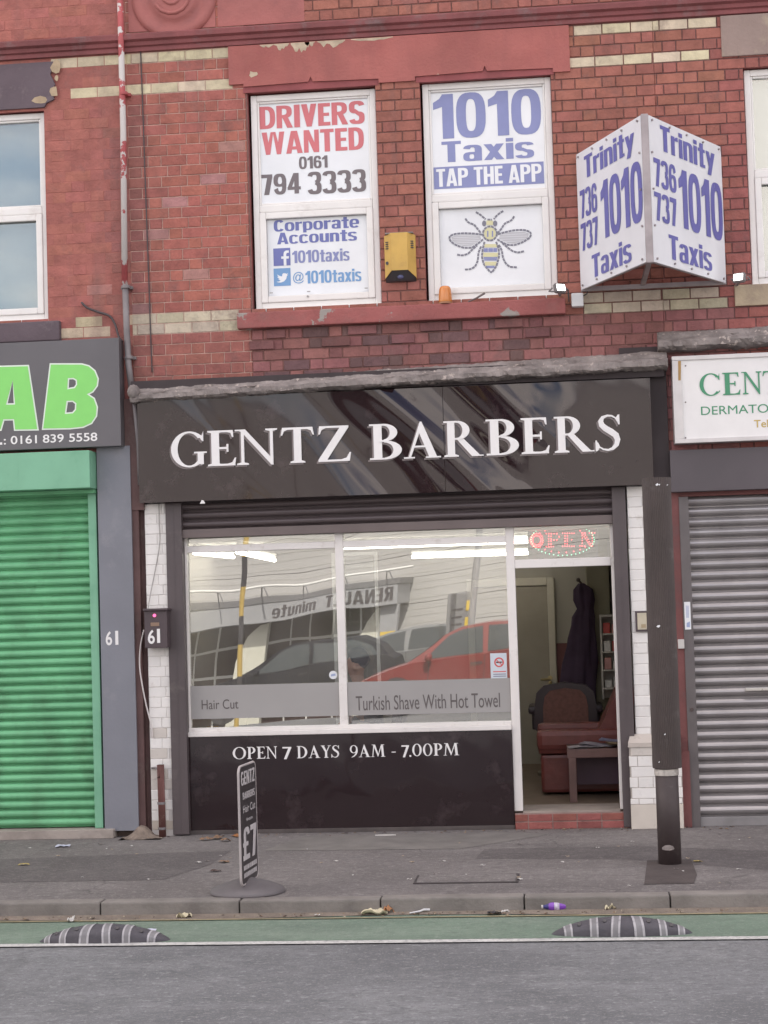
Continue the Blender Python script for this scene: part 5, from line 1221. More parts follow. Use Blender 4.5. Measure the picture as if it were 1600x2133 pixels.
# LED open sign behind the fanlight
YO = .27
t = thing('open_sign', 'red LED open sign in an oval of green dots above the doorway', 'LED sign', (W(1172, 1127, YO)[0], YO, W(1172, 1160, YO)[1]))
x0, x1, z0, z1 = RC(1098, 1086, 1247, 1162, YO)
b = MB(); b.box(x0, x1, YO + .012, YO + .018, z0, z1); b.build('backing', mat('grey acrylic', (.22, .225, .205), .4, .03), t)
M_ledr = mat('red LEDs', (.9, .1, .12), .4, 0, emit=(1, .09, .12), estr=1.3); M_ledg = mat('green LEDs', (.3, .8, .5), .4, 0, emit=(.25, .9, .55), estr=1.0)
def dots(b, px, py, r=.0052):
    x, z = W(px, py, YO); b.ball((x, YO + .008, z), r, 1, .6, 1, 1)
def stroke_dots(b, pts, st_=4.6):
    for (xa, ya), (xb, yb) in zip(pts, pts[1:]):
        n_ = max(1, int(math.hypot(xb - xa, yb - ya) / st_))
        for i in range(n_ + 1): dots(b, xa + (xb - xa) * i / n_, ya + (yb - ya) * i / n_)
sl_ = lambda x: -(x - 1118) * .022
for ch, x0_ in (('O', 1105), ('P', 1138), ('E', 1172), ('N', 1208)):
    b = MB(); o_ = sl_(x0_); y0_, y1_ = 1139 + o_, 1112 + o_
    if ch == 'O':
        for rr_ in ((13, 14), (9, 10)): stroke_dots(b, [(1118 + rr_[0] * math.cos(k * PI / 10), 1125 + o_ + rr_[1] * math.sin(k * PI / 10)) for k in range(20)], 6)
    elif ch == 'P':
        stroke_dots(b, [(1143, y0_), (1143, y1_)]); stroke_dots(b, [(1148, y0_), (1148, y1_)]); stroke_dots(b, [(1138, y1_), (1160, y1_), (1165, y1_ + 6), (1160, y1_ + 13), (1148, y1_ + 14)]); stroke_dots(b, [(1138, y0_), (1153, y0_)])
    elif ch == 'E':
        stroke_dots(b, [(1177, y0_), (1177, y1_)]); stroke_dots(b, [(1182, y0_), (1182, y1_)])
        for yy in (y0_, (y0_ + y1_) / 2, y1_): stroke_dots(b, [(1172, yy), (1196, yy)] if yy != (y0_ + y1_) / 2 else [(1182, yy), (1191, yy)])
    else:
        stroke_dots(b, [(1213, y0_), (1213, y1_)]); stroke_dots(b, [(1212, y1_), (1230, y0_)]); stroke_dots(b, [(1217, y1_), (1233, y0_)]); stroke_dots(b, [(1234, y0_), (1234, y1_)]); stroke_dots(b, [(1208, y0_), (1218, y0_)]); stroke_dots(b, [(1228, y1_), (1239, y1_)])
    b.build('letter', M_ledr, t)
b = MB(); b2 = MB()
for k in range(44):
    a = 2 * PI * k / 44; dots(b, 1172 + 66 * math.cos(a), 1125 + 33 * math.sin(a) - 54 * .022, .0048)
    if k % 2 == 0 and abs(math.sin(a)) > .5: dots(b2, 1172 + 56 * math.cos(a), 1125 + 26 * math.sin(a), .006)
b.build('oval', M_ledg, t); b2.build('inner_oval', M_ledr, t)

# fluorescent battens on the shop ceiling
M_tube = mat('lit fluorescent tube', (1, 1, 1), .5, 0, emit=(1, .95, .84), estr=4.5); M_batten = mat('batten white', (.7, .7, .66), .5, 0)
def batten(a, e, label):
    a, e = Vector(a), Vector(e); t = thing('ceiling_light', label, 'ceiling light', (a + e) / 2, 0, 'fluorescent lights in the shop')
    b = MB(); b.tube([a, e], .019, 10); b.build('tube', M_tube, t)
    b = MB(); up = Vector((0, 0, .055)); b.tube([a + up, e + up], .028, 4); b.tube([a, a + up], .012, 6); b.tube([e, e + up], .012, 6); b.build('batten', M_batten, t)
def CL(px, py): # pixel on the level of the tubes
    x, y = G(px, py, 2.62); return (x, y, 2.62)
Yt1, Yt2 = 1.1, 2.3
def B3(px, py, Y): x, z = W(px, py, Y); return (x, Y, z)
def B2(p, q, Y, z): return ((W(*p, Y)[0], Y, z), (W(*q, Y)[0], Y, z))
batten(*B2((700, 1141), (1120, 1128), .80, 2.40), 'long lit tube nearest the glass behind the right-hand window')
batten(*B2((858, 1160), (1150, 1150), 3.5, 2.36), 'lit tube further in, behind the right-hand window and the fanlight')
batten((W(495, 1152, .45)[0], .45, 2.38), (W(572, 1173, 2.6)[0], 2.6, 2.35), 'lit tube running away from the glass behind the left pane')
batten((W(405, 1149, .6)[0], .6, 2.39), (W(486, 1159, 2.4)[0], 2.4, 2.39), 'lit tube in the far left corner of the shop ceiling')

# ---- furniture seen through the doorway
M_leath = mat('red leather', (.19, .050, .042), .42, .18, 5, .5, 14); M_dleath = mat('dark leather', (.040, .025, .033), .35, .08)
M_chrome = mat('chrome', (.55, .55, .55), .15, 0, metal=1)
FZ = .135
def I(px, py, Y): x, z = W(px, py, Y); return x, z
Ya = 1.55
xa, _ = I(1128, 1600, Ya); t = thing('armchair', 'low red leather armchair inside the doorway', 'armchair', (xa + .45, Ya, FZ))
b = MB(); b.bbox(xa, xa + .80, Ya - .32, Ya + .32, FZ + .02, FZ + .36, .03); b.build('base', M_leath, t)
b = MB(); b.bbox(xa - .02, xa + .72, Ya - .34, Ya + .34, FZ + .36, FZ + .50, .05); b.build('seat', M_leath, t)
b = MB(); b.bbox(xa - .03, xa + .80, Ya - .36, Ya - .22, FZ + .40, FZ + .58, .05); b.build('arm', M_leath, t)
b = MB(); b.bbox(xa - .03, xa + .80, Ya + .24, Ya + .36, FZ + .30, FZ + .60, .05); b.build('arm', M_leath, t)
b = MB(); o_ = len(b.v); b.prism([(xa + .45, FZ + .40), (xa + .80, FZ + .40), (xa + .86, FZ + .92), (xa + .70, FZ + .92)], frame(0, Ya - .30, 0), -.6, 0); b.build('backrest', M_leath, t)
Yc_ = 2.7; xc, zc = I(1178, 1470, Yc_); zt_ = I(1178, 1421, Yc_)[1]
t = thing('barber_chair', 'dark barber chair with a rounded backrest and red brown back panel', 'barber chair', (xc, Yc_, FZ))
wB = I(1240, 1470, Yc_)[0] - I(1110, 1470, Yc_)[0]
pts = [(-.5, .0), (-.5, .30), (-.46, .48), (-.34, .58), (0, .62), (.34, .58), (.46, .48), (.5, .30), (.5, 0), (.36, -.18), (-.36, -.18)]
b = MB(); b.prism([(xc + a * wB, zt_ - .62 * .72 + c * .72) for a, c in pts], frame(0, Yc_, 0), -.10, .02); b.build('backrest', M_dleath, t)
b = MB(); b.prism([(xc + a * wB * .72, zt_ - .62 * .72 + .02 + c * .60) for a, c in pts], frame(0, Yc_, 0), .021, .04); b.build('back_panel', mat('red brown woven back', (.20, .085, .07), .6, .2, 30), t)
b = MB(); b.bbox(xc - wB * .42, xc + wB * .42, Yc_ + .05, Yc_ + .6, FZ + .42, FZ + .56, .04); b.build('seat', M_dleath, t)
for s_ in (-1, 1):
    b = MB(); b.bbox(xc + s_ * wB * .52 - .05, xc + s_ * wB * .52 + .05, Yc_ - .02, Yc_ + .5, FZ + .62, FZ + .70, .03); b.bbox(xc + s_ * wB * .50 - .03, xc + s_ * wB * .50 + .03, Yc_ + .1, Yc_ + .4, FZ + .46, FZ + .64, .02); b.build('arm', M_dleath, t)
b = MB(); b.lathe([(.30, 0), (.30, .03), (.08, .06), (.05, .08), (.05, .42)], xc, Yc_ + .28, FZ, 24); b.build('pedestal', M_chrome, t)
# low table with magazines
Yt = .95; xt0, zt_ = I(1181, 1561, Yt - .30)
t = thing('coffee_table', 'dark wood low table under the magazines just inside the door', 'table', (xt0 + .45, Yt, FZ))
M_tbl = mat('brown wood', (.155, .082, .072), .45, .18, 5)
b = MB(); b.bbox(xt0, xt0 + .9, Yt - .30, Yt + .26, zt_ - .075, zt_, .004); b.build('top', M_tbl, t)
for yy in (Yt - .30, Yt + .20):
    b = MB(); b.bbox(xt0 + .01, xt0 + .075, yy, yy + .06, FZ, zt_ - .075, .003); b.build('leg', M_tbl, t)
    b = MB(); b.bbox(xt0 + .82, xt0 + .89, yy, yy + .06, FZ, zt_ - .075, .003); b.build('leg', M_tbl, t)
b = MB(); b.box(xt0 + .08, xt0 + .82, Yt + .0, Yt + .02, FZ + .12, zt_ - .08); b.build('back_panel', mat('plum panel', (.07, .032, .055), .5, .1), t)
random.seed(14)
for k, (dx, dy, rz, c, lb) in enumerate(((.02, -.16, .1, (.50, .46, .50), 'grey newspaper at the left end of the low table'), (.13, -.1, -.3, (.40, .37, .44), 'crumpled magazine lying on top of the low table papers'), (.36, -.16, .2, (.42, .33, .20), 'tan magazine at the right of the low table'), (.30, .02, -.15, (.30, .33, .52), 'blue covered magazine at the back of the low table'))):
    M = Matrix.Translation((xt0 + .14 + dx, Yt + dy, zt_ + .008 + k * .011)) @ Matrix.Rotation(rz, 4, 'Z') @ Matrix.Rotation((-.05, .06, .03, .08)[k], 4, 'Y')
    b = MB(); b.grid(6, 4, lambda s, q: M @ Vector(((s - .5) * .30, (q - .5) * .21, .006 * math.sin(s * 5 + k) + .004)))
    b.grid(6, 4, lambda s, q: M @ Vector(((s - .5) * .30, (q - .5) * .21, -.004)))
    tag(b.build('magazine', mat('magazine %d' % k, c, .5, .3, 30), None, origin=(xt0 + .14 + dx, Yt + dy, zt_)), lb, 'magazine', 'magazines on the low table')
# gown hanging on a hook
Yh = 3.2; 
prof = [(1203, 1215, 5), (1208, 1228, 17), (1209, 1250, 18), (1211, 1268, 14), (1206, 1285, 20), (1203, 1330, 26), (1199, 1380, 30), (1197, 1430, 33), (1195, 1475, 34), (1194, 1500, 28)]
b = MB(); n = 54; vs = []
for px, py, hw in prof:
    x, z = I(px + 8, py, Yh); hwm = hw * (I(100, py, Yh)[0] - I(99, py, Yh)[0])
    for k in range(n):
        a = 2 * PI * k / n; rr_ = 1 + .16 * math.sin(a * 5 + py * .02) + .09 * math.sin(a * 9 - py * .03); vs.append((x + hwm * rr_ * math.cos(a), Yh + hwm * .55 * rr_ * math.sin(a), z))
b.add(vs, [(i * n + k, i * n + (k + 1) % n, (i + 1) * n + (k + 1) % n, (i + 1) * n + k) for i in range(len(prof) - 1) for k in range(n)])
x, z = I(1211, 1215, Yh)
tag(b.build('barber_gown', mat('dark purple cloth', (.055, .032, .062), .85, .15, 6), None, True, origin=(x, Yh, z)), 'dark purple barber gown hanging from the hook by the rear door', 'gown')
b = MB(); b.tube([(x + .02, Yh + .1, z - .06), (x, Yh, z), (x - .03, Yh - .05, z + .03)], .012, 8); b.ball((x - .03, Yh - .05, z + .035), .022); b.bbox(x - .02, x + .08, Yh + .09, RB - .2, z - .09, z - .03, .004)
tag(b.build('coat_hook', mat('dark hook', (.08, .06, .055), .5, 0), None, origin=(x, Yh, z)), 'dark coat hook on the wall end above the purple gown', 'hook')
x, _ = I(1226, 1300, 3.35); b = MB(); b.box(x, x + .22, 3.3, RB - .001, FZ, 2.72); b.build('wall_return', mat('olive cream wall', (.29, .27, .195), .85, .05), mid)
# shelf with red products
Ys = 3.0; x0, z0 = I(1254, 1415, Ys); x1, z1 = I(1285, 1280, Ys)
t = thing('shelf_unit', 'white shelf unit of red goods by the right wall of the shop', 'shelf', (x0 + .2, Ys, z0))
b = MB(); b.box(x0, x0 + .015, Ys, Ys + .25, z0 - .2, z1); b.box(x0, x0 + .5, Ys + .24, Ys + .25, z0 - .2, z1); b.build('side_panel', mat('pale board', (.55, .52, .48), .6, .05), t)
for k in range(5):
    zz = z0 - .1 + (z1 - z0 + .08) * k / 4; b = MB(); b.box(x0 + .015, x0 + .5, Ys, Ys + .24, zz, zz + .015); b.build('shelf', mat('pale board', None), t)
for k in range(4):
    for j in range(3):
        zz = z0 - .1 + (z1 - z0 + .08) * k / 4 + .015; b = MB(); hgt = random.uniform(.07, .12)
        b.bbox(x0 + .03 + j * .085, x0 + .10 + j * .085, Ys + .02, Ys + .10, zz, zz + hgt, .008)
        tag(b.build('product_box', [mat('red pack', (.50, .06, .05), .4, .1), mat('pink pack', (.55, .27, .25), .4, .1), mat('white pack', (.62, .6, .58), .4, .1)][(k + j) % 3 if k else 2], None, origin=(x0 + .065 + j * .085, Ys + .06, zz)), 'small pack standing on the shelf unit inside the shop', 'pack', 'packs on the shelf unit')

# things on the inner ledge of the window, seen under the frosted bands
b = MB(); b.box(ax0, dj0, .15, .36, .80, .83); b.build('window_board', M_room, mid)
for k, (pa, pb, hgt, c, lb) in enumerate(((425, 458, .055, (.52, .30, .05), 'folded yellow towel on the window board at the left end'), (482, 545, .05, (.30, .29, .28), 'grey patterned cloth folded on the window board of the left pane'), (620, 665, .04, (.26, .13, .09), 'brown cloth on the window board near the centre bar'), (735, 775, .05, (.60, .58, .57), 'pile of white papers on the window board right of the centre bar'), (938, 985, .05, (.10, .07, .07), 'small dark framed card on the window board of the right pane'))):
    xa_ = W(pa, 1510, .24)[0]; xb_ = W(pb, 1510, .24)[0]; b = MB()
    b.grid(10, 6, lambda s, q: (xa_ + (xb_ - xa_) * s, .17 + .15 * q, .834 + hgt * (min(1, 6 * s, 6 * (1 - s)) ** .5) * (min(1, 5 * q + .2, 5 * (1 - q) + .2) ** .5) + .006 * MN.noise(Vector((s * 5, q * 5, k)))))
    b.box(xa_, xb_, .17, .32, .831, .836)
    tag(b.build('folded_cloth' if k < 3 else 'paper_pile' if k == 3 else 'card_frame', mat('ledge item %d' % k, c, .8, .35, 40), None, origin=((xa_ + xb_) / 2, .24, .832)), lb, 'cloth' if k < 3 else 'papers' if k == 3 else 'card')
t = thing('mirror_screen', 'white framed clear screen standing inside the right-hand window', 'screen', (W(745, 1400, 1.8)[0], 1.8, FZ))
xa_, xb_, za_, zb__ = RC(690, 1152, 794, 1440, 1.8)
b = MB(); b.box(xb_ - .03, xb_, 1.8, 1.84, FZ, zb__); b.box(xa_, xa_ + .03, 1.8, 1.84, FZ, zb__); b.box(xa_ + .03, xb_ - .03, 1.8, 1.84, zb__ - .03, zb__); b.build('frame', mat('bright white frame', (.8, .8, .78), .4, 0), t)
b = MB(); b.box(xa_ + .03, xb_ - .03, 1.815, 1.82, FZ, zb__ - .03); b.build('pane', glass('screen glass', .06), t)

# ---- customer sitting behind the right-hand pane
def skinned(name, chains, root, m, parent, sub=2):
    """one continuous surface grown from connected joints: chains of (point, radius)"""
    vs, es, rs = [], [], []; key = {}
    def vid(p, r):
        k_ = tuple(round(c, 4) for c in p)
        if k_ not in key: key[k_] = len(vs); vs.append(p); rs.append(r)
        return key[k_]
    for ch in chains:
        ids = [vid(p, r) for p, r in ch]; es += list(zip(ids, ids[1:]))
    me = bpy.data.meshes.new(name); inv = ORG[root_of(parent)].inverted(); me.from_pydata([tuple(inv @ Vector(p)) for p in vs], es, [])
    o = bpy.data.objects.new(name, me); COL.objects.link(o); o.parent = parent
    md = o.modifiers.new('skin', 'SKIN'); md.use_smooth_shade = True
    for i, sv in enumerate(me.skin_vertices[0].data):
        sv.radius = (rs[i] if isinstance(rs[i], tuple) else (rs[i], rs[i])); sv.use_root = (i == 0)
    md2 = o.modifiers.new('subd', 'SUBSURF'); md2.levels = sub; md2.render_levels = sub
    me.materials.append(m); return o
Yp = .95; hx, hz = I(741, 1384, Yp)
t = thing('person', 'dark haired seated person behind the right-hand pane above the frosted band', 'person', (hx, Yp, FZ))
M_skin = mat('skin', (.50, .28, .20), .55, .05); M_cloth = mat('dark blue shirt', (.075, .08, .11), .85, .1); M_hair = mat('black hair', (.012, .009, .008), .5, .1, 60)
M_coll = mat('white collar', (.75, .73, .70), .7, .04)
P = lambda dx, dy, dz: (hx + dx, Yp + dy, hz + dz)
hip = P(.10, .05, -.74)
skinned('body', [[(hip, .15), (P(.09, .04, -.58), .14), (P(.07, .03, -.42), .145), (P(.05, .02, -.29), .12), (P(.03, .01, -.20), .062), (P(.015, .0, -.13), .055), (P(0, 0, -.05), .085), (P(-.005, 0, .03), .095), (P(0, 0, .09), .07)],
     [(P(.05, .02, -.29), .12), (P(-.02, -.14, -.30), .07), (P(-.05, -.21, -.45), .052), (P(-.16, -.17, -.60), .042), (P(-.27, -.10, -.62), .034)],
     [(P(.05, .02, -.29), .12), (P(.03, .19, -.30), .07), (P(-.0, .26, -.45), .052), (P(-.14, .22, -.60), .042), (P(-.26, .15, -.62), .034)],
     [(hip, .15), (P(-.02, -.08, -.76), .09), (P(-.38, -.10, -.72), .065), (P(-.42, -.10, -1.08), .045), (P(-.54, -.10, -1.12), .035)],
     [(hip, .15), (P(-.02, .12, -.76), .09), (P(-.38, .14, -.72), .065), (P(-.42, .14, -1.08), .045), (P(-.54, .14, -1.12), .035)]], hip, M_skin, t)
skinned('shirt', [[(P(.10, .05, -.70), .165), (P(.09, .04, -.56), .155), (P(.07, .03, -.42), .16), (P(.05, .02, -.30), .135), (P(.035, .012, -.225), .075)],
     [(P(.05, .02, -.30), .135), (P(-.02, -.15, -.31), .085), (P(-.05, -.215, -.45), .066)], [(P(.05, .02, -.30), .135), (P(.03, .20, -.31), .085), (P(0, .265, -.45), .066)]], hip, M_cloth, t)
b = MB(); b.lathe([(.064, 0), (.070, .015), (.064, .04), (.060, .045)], hx + .03, Yp + .01, hz - .215, 20); b.build('collar', M_coll, t, True)
b = MB(); bm = bmesh.new(); bmesh.ops.create_icosphere(bm, subdivisions=3, radius=1)
for q in bm.verts:
    q.co *= 1 + .05 * MN.noise(q.co * 3)
    if q.co.x < -.35 and q.co.z < .25: q.co *= .72
    if q.co.z < -.25: q.co *= .80
b.bm(bm, Matrix.Translation((hx + .015, Yp, hz + .035)) @ Matrix.Diagonal((.117, .100, .125, 1))); b.build('hair', M_hair, t, True)
for s_ in (-1, 1):
    b = MB(); b.ball((hx - .005, Yp + s_ * .092, hz - .015), .028, .8, .35, 1.25); b.build('ear', M_skin, t, True)
b = MB(); b.ball((hx - .108, Yp, hz - .02), .018, 1.2, .8, 1.4)
for s_ in (-1, 1): b.ball((hx - .086, Yp + s_ * .034, hz + .012), .012, .6, 1.3, .7)
b.ball((hx - .092, Yp, hz - .062), .016, .7, 1.5, .5); b.build('face_features', M_skin, t, True)
t = thing('barber_chair', 'dark barber chair carrying the seated person behind the window', 'barber chair', (hx + .1, Yp, FZ))
b = MB(); b.bbox(hx - .36, hx + .30, Yp - .24, Yp + .32, hz - .98, hz - .86, .04); b.build('seat', M_dleath, t)
b = MB(); b.prism([(hx + .27, hz - .90), (hx + .36, hz - .90), (hx + .44, hz - .36), (hx + .35, hz - .34)], frame(0, Yp - .22, 0), -.5, 0); b.build('backrest', M_dleath, t)
b = MB(); b.lathe([(.30, 0), (.30, .03), (.07, .06), (.05, .08), (.05, max(.12, hz - .98 - FZ))], hx, Yp + .04, FZ, 24); b.build('pedestal', M_chrome, t)
b = MB(); b.bbox(hx - .52, hx - .40, Yp - .16, Yp + .22, hz - 1.20, hz - 1.165, .01); b.build('footrest', M_chrome, t)

# ================================================================ ON THE PAVEMENT AND THE ROAD
# lamp post foot in its ribbed sleeve
PX, PY_ = 2.235, -1.90
zs0 = (W(1361, 1600, PY_)[1] + W(1416, 1598, PY_)[1]) / 2; zs1 = W(1366, 996, PY_)[1] + .0
t = thing('street_post', 'dark brown post in a ribbed sleeve with a worn white band on the pavement', 'post', (PX, PY_, 0))
M_post = mat('post paint', (.055, .040, .040), .6, .15, 4, .2, 30, dirt=((.10, .085, .08), .25, 8)); M_slv = mat('ribbed sleeve', (.075, .058, .055), .6, .15, 3, .2, 40, dirt=((.12, .105, .10), .25, 5))
b = MB(); b.lathe([(.082, -.02), (.081, zs0 + .05)], PX, PY_, 0, 28); b.build('shaft', M_post, t, True)
b = MB(); n = 96; rs_ = [.098 + (.005 if k % 2 else 0) for k in range(n)]
vs = [(PX + .006 + rs_[k] * math.cos(2 * PI * k / n), PY_ + rs_[k] * math.sin(2 * PI * k / n), z) for z in (zs0, zs0 + .9, zs1) for k in range(n)]
b.add(vs, [(i * n + k, i * n + (k + 1) % n, (i + 1) * n + (k + 1) % n, (i + 1) * n + k) for i in range(2) for k in range(n)] + [list(range(2 * n, 3 * n)), list(range(n - 1, -1, -1))]); b.build('ribbed_sleeve', M_slv, t)
b = MB(); b.lathe([(.085, zs0 - .052), (.086, zs0 - .05), (.086, zs0 - .008), (.085, zs0 - .006)], PX, PY_, 0, 28); b.build('white_band', mat('worn white band', (.55, .51, .47), .7, .2, 14, dirt=((.10, .08, .08), .55, 22)), t, True)
random.seed(31)
for a in range(7):
    b = MB(); x, z = W(random.uniform(1368, 1406), random.choice((1010, 1305, 1393, 1530, 1556, 1588, 1602)), PY_ - .1); q = random.uniform(.006, .014)
    b.poly([(x - q, z), (x, z - q * .7), (x + q, z + .004), (x + .3 * q, z + q)], frame(0, PY_ - math.sqrt(max(1e-4, .104 ** 2 - (x - PX) ** 2)), 0), .002); b.build('paint_chip', M_pap, t)
b = MB(); x, z = W(1392, 1768, PY_ - .09); b.poly([(x + .045 * math.cos(k * .7), z + .022 * math.sin(k * .7) * (1.2 if k < 5 else .6)) for k in range(9)], frame(0, PY_ - .084, 0), .001); b.build('torn_sticker', M_lead, t)

# swinging pavement sign
BX, BY = -.625, -2.86
t = thing('pavement_sign', 'narrow black pavement sign priced at 7 pounds on a round grey base', 'pavement sign', (BX, BY, 0))
M_base = mat('grey plastic base', (.135, .122, .128), .6, .12, 4, .2, 40)
b = MB(); b.lathe([(.252, .0), (.255, .012), (.245, .028), (.19, .052), (.11, .078), (.05, .095), (.002, .10)], BX, BY, 0, 40); b.build('base', M_base, t, True)
ya_, ye_ = BY - .21, BY + .21
xa_ = W(501, 1720, ya_)[0]; xe_ = W(535, 1700, ye_)[0]; zt_ = (W(503, 1597, ya_)[1] + W(533, 1587, ye_)[1]) / 2; zb_ = .075
fr = frame(xa_, ya_, zb_, (xe_ - xa_, ye_ - ya_, 0), (0, 0, 1)); wS = math.hypot(xe_ - xa_, ye_ - ya_); hS = zt_ - zb_
cr = .05; P = []
for cx_, cy_, a0 in ((wS - cr, cr, -90), (wS - cr, hS - cr, 0), (cr, hS - cr, 90), (cr, cr, 180)):
    P += [(cx_ + cr * math.cos(rad(a0 + k * 18)), cy_ + cr * math.sin(rad(a0 + k * 18))) for k in range(6)]
M_sb = mat('black sign face', (.040, .034, .037), .4, .08, 3); M_sg = mat('grey white print', (.50, .47, .48), .6, .08, 10)
b = MB(); b.prism(P, fr, -.012, 0); b.build('panel', M_sb, t)
b = MB(); P2 = P + [P[0]]
o, u, v, n_ = fr
b.tube([o + u * a + v * c + n_ * -.006 for a, c in P2], .0085, 6, False); b.build('edge_trim', mat('pale edge trim', (.42, .38, .38), .5, .1), t)
b = MB()
for txt, a, e, v0, v1 in (('GENTZ', .08, .90, .835, .955), ('BARBERS', .16, .88, .715, .775), ('Hair Cut', .16, .90, .60, .665), ('from', .34, .72, .520, .552), ('£7', .10, .92, .20, .475)):
    if txt == 'Hair Cut' or txt == 'from': put_sans(b, txt, (o + u * (a * wS) + v * (v0 * hS), u, v, n_), (e - a) * wS, (v1 - v0) * hS, .012)
    else: put_heavy(b, txt, (o + u * (a * wS) + v * (v0 * hS), u, v, n_), (e - a) * wS, (v1 - v0) * hS)
random.seed(9)
for v0 in (.118, .055):
    x = .12
    while x < .86:
        w_ = random.uniform(.04, .09); b.poly([(x * wS, v0 * hS), ((x + w_) * wS, v0 * hS), ((x + w_) * wS, (v0 + .04) * hS), (x * wS, (v0 + .04) * hS)], fr, .002); x += w_ + .018
b.build('lettering', M_sg, t)

# utility cover in the pavement
cn = [G(px, py, .0) for px, py in ((857, 1843), (1080, 1838), (1079, 1819), (871, 1825))]
mx0, mx1 = cn[0][0] + .01, cn[1][0]; my0 = (cn[0][1] + cn[1][1]) / 2; my1 = (cn[2][1] + cn[3][1]) / 2
t = thing('utility_cover', 'long flush utility cover with a dark rim in the pavement', 'cover', ((mx0 + mx1) / 2, (my0 + my1) / 2, 0))
b = MB(); b.box(mx0, mx1, my0, my0 + .022, .001, .008); b.box(mx0 + .3, mx1, my1 - .012, my1, .001, .004); b.box(mx0, mx0 + .010, my0 + .022, my1 - .016, .001, .005); b.box(mx1 - .014, mx1, my0 + .022, my1 - .012, .001, .006); b.build('rim', mat('dark iron', (.062, .052, .054), .7, .2), t)
b = MB(); b.box(mx0 + .018, mx1 - .022, my0 + .022, my1 - .016, .001, .005); b.build('plate', M_pave, t)

# rubber lane separators
M_rub = mat('black rubber', (.072, .067, .08), .7, .15, 5, .4, 40, dirt=((.12, .115, .125), .3, 8)); M_refl = mat('worn reflective strip', (.42, .41, .43), .6, .12, 10, attr=True, dirt=((.14, .135, .15), .5, 24))
LA, HA = .815, .098
def arma(s, q, off=0.0):
    e = 1 - abs(2 * s - 1) ** 2.1; hw = .012 + .098 * max(e, 0) ** .55; z = HA * max(e, 0) ** .85
    a = PI * q; return ((s - .5) * (LA + off), -hw * math.cos(a) * (1 + off * 8), (z + off) * max(math.sin(a), 0) ** .55 + .0)
def separator(x, y, label):
    t = thing('lane_separator', label, 'lane separator', (x, y, -.096), 0, 'rubber separators along the green cycle lane')
    b = MB(); b.grid(44, 16, lambda s, q: arma(s, q)); b.build('body', M_rub, t, True, local=True)
    for a, e, sk in ((.055, .105, .0), (.19, .245, -.02), (.355, .43, -.035), (.50, .565, .03), (.665, .725, .0), (.855, .915, -.02)):
        b = MB()
        for f0_, f1_, cc in ((0, .22, .95), (.22, .78, .48), (.78, 1, .95)):
            b.col = (cc,) * 3; b.grid(2, 14, lambda s, q: arma(a + (e - a) * (f0_ + (f1_ - f0_) * s) + sk * (.5 - q), q, .003))
        b.build('reflective_band', M_refl, t, True, local=True)
    for s0_ in (.15, .31, .62, .80):
        b = MB(); p = arma(s0_, .30, .002); b.tube([(p[0], p[1], p[2]), (p[0], p[1] - .004, p[2] + .005)], .012, 10); b.build('bolt', M_ablk, t, local=True)
    return t
def copy_tree(o, par=None):
    c = o.copy(); COL.objects.link(c); c.parent = par
    for ch in list(o.children): copy_tree(ch, c)
    return c
gx, gy = G(208, 1962, -.096)
s1_ = separator((G(74, 1968, -.096)[0] + G(345, 1964, -.096)[0]) / 2, G(208, 1966, -.096)[1] + .10, 'black and white rubber lane separator nearer the green shutter')
s2_ = copy_tree(s1_); s2_.location = ((G(1152, 1952, -.096)[0] + G(1442, 1950, -.096)[0]) / 2, G(1297, 1951, -.096)[1] + .10, -.096); s2_.scale.x = -1.02
s2_['label'] = 'black and white rubber lane separator in front of the post, near the purple bottle'

# ---- litter
def scrap(name, label, cat, px, py, Z, w, d, h, m, seed, rz=0.0, curl=.5, group=None, shape=None):
    random.seed(seed); x, y = G(px, py, Z); b = MB(); nx, ny = 16, 10
    M = Matrix.Rotation(rz, 4, 'Z')
    def fn(s, q):
        e = 1 if not shape else max(.06, math.sin(PI * (s * .94 + .03)) ** .7)
        k = .75 * MN.noise(Vector((s * 2.4 + seed * 1.37, q * 2.0, seed * .71))) + .35 * MN.noise(Vector((s * 6 + seed, q * 5, seed * 1.7)))
        p = M @ Vector(((s - .5) * w, (q - .5) * d * e, 0)); return (x + p.x, y + p.y, Z + .004 + h * max(0, .42 + k * curl * 1.5) * (.35 + .65 * (4 * s * (1 - s)) ** .4))
    b.grid(nx, ny, fn)
    return tag(b.build(name, m, None, True, origin=(x, y, Z)), label, cat, group)
M_lp = mat('litter paper', (.56, .54, .52), .7, .1, 20); M_lb = mat('litter blue white', (.55, .56, .68), .6, .08, 20); M_leafy = mat('yellow leaf', (.42, .33, .12), .7, .2, 30)
M_leafb = mat('brown leaf', (.26, .16, .10), .8, .2, 30); M_leafd = mat('dark leaf', (.085, .055, .05), .8, .2, 30); M_food = mat('cream foam', (.62, .56, .40), .8, .1, 20); M_orng = mat('orange brown wrapper', (.36, .16, .065), .6, .2, 20)
scrap('paper_scrap', 'bluish white paper lying on the pavement below the green shutter', 'paper', 131, 1764, 0, .12, .10, .02, M_lb, 1, .2)
scrap('leaf', 'yellow curled leaf on the pavement at the far left', 'leaf', 50, 1803, 0, .09, .05, .02, M_leafy, 2, .3, shape=1)
scrap('leaf', 'light brown leaf left of the pavement sign', 'leaf', 467, 1797, 0, .085, .06, .02, M_leafb, 3, -.2, shape=1)
scrap('leaf', 'blackened leaf left of the pavement sign base', 'leaf', 448, 1816, 0, .09, .05, .02, M_leafd, 4, .1, shape=1)
scrap('leaf', 'tan leaf on the pavement to the right of the post', 'leaf', 1454, 1796, 0, .07, .04, .015, M_leafy, 5, .0, shape=1)
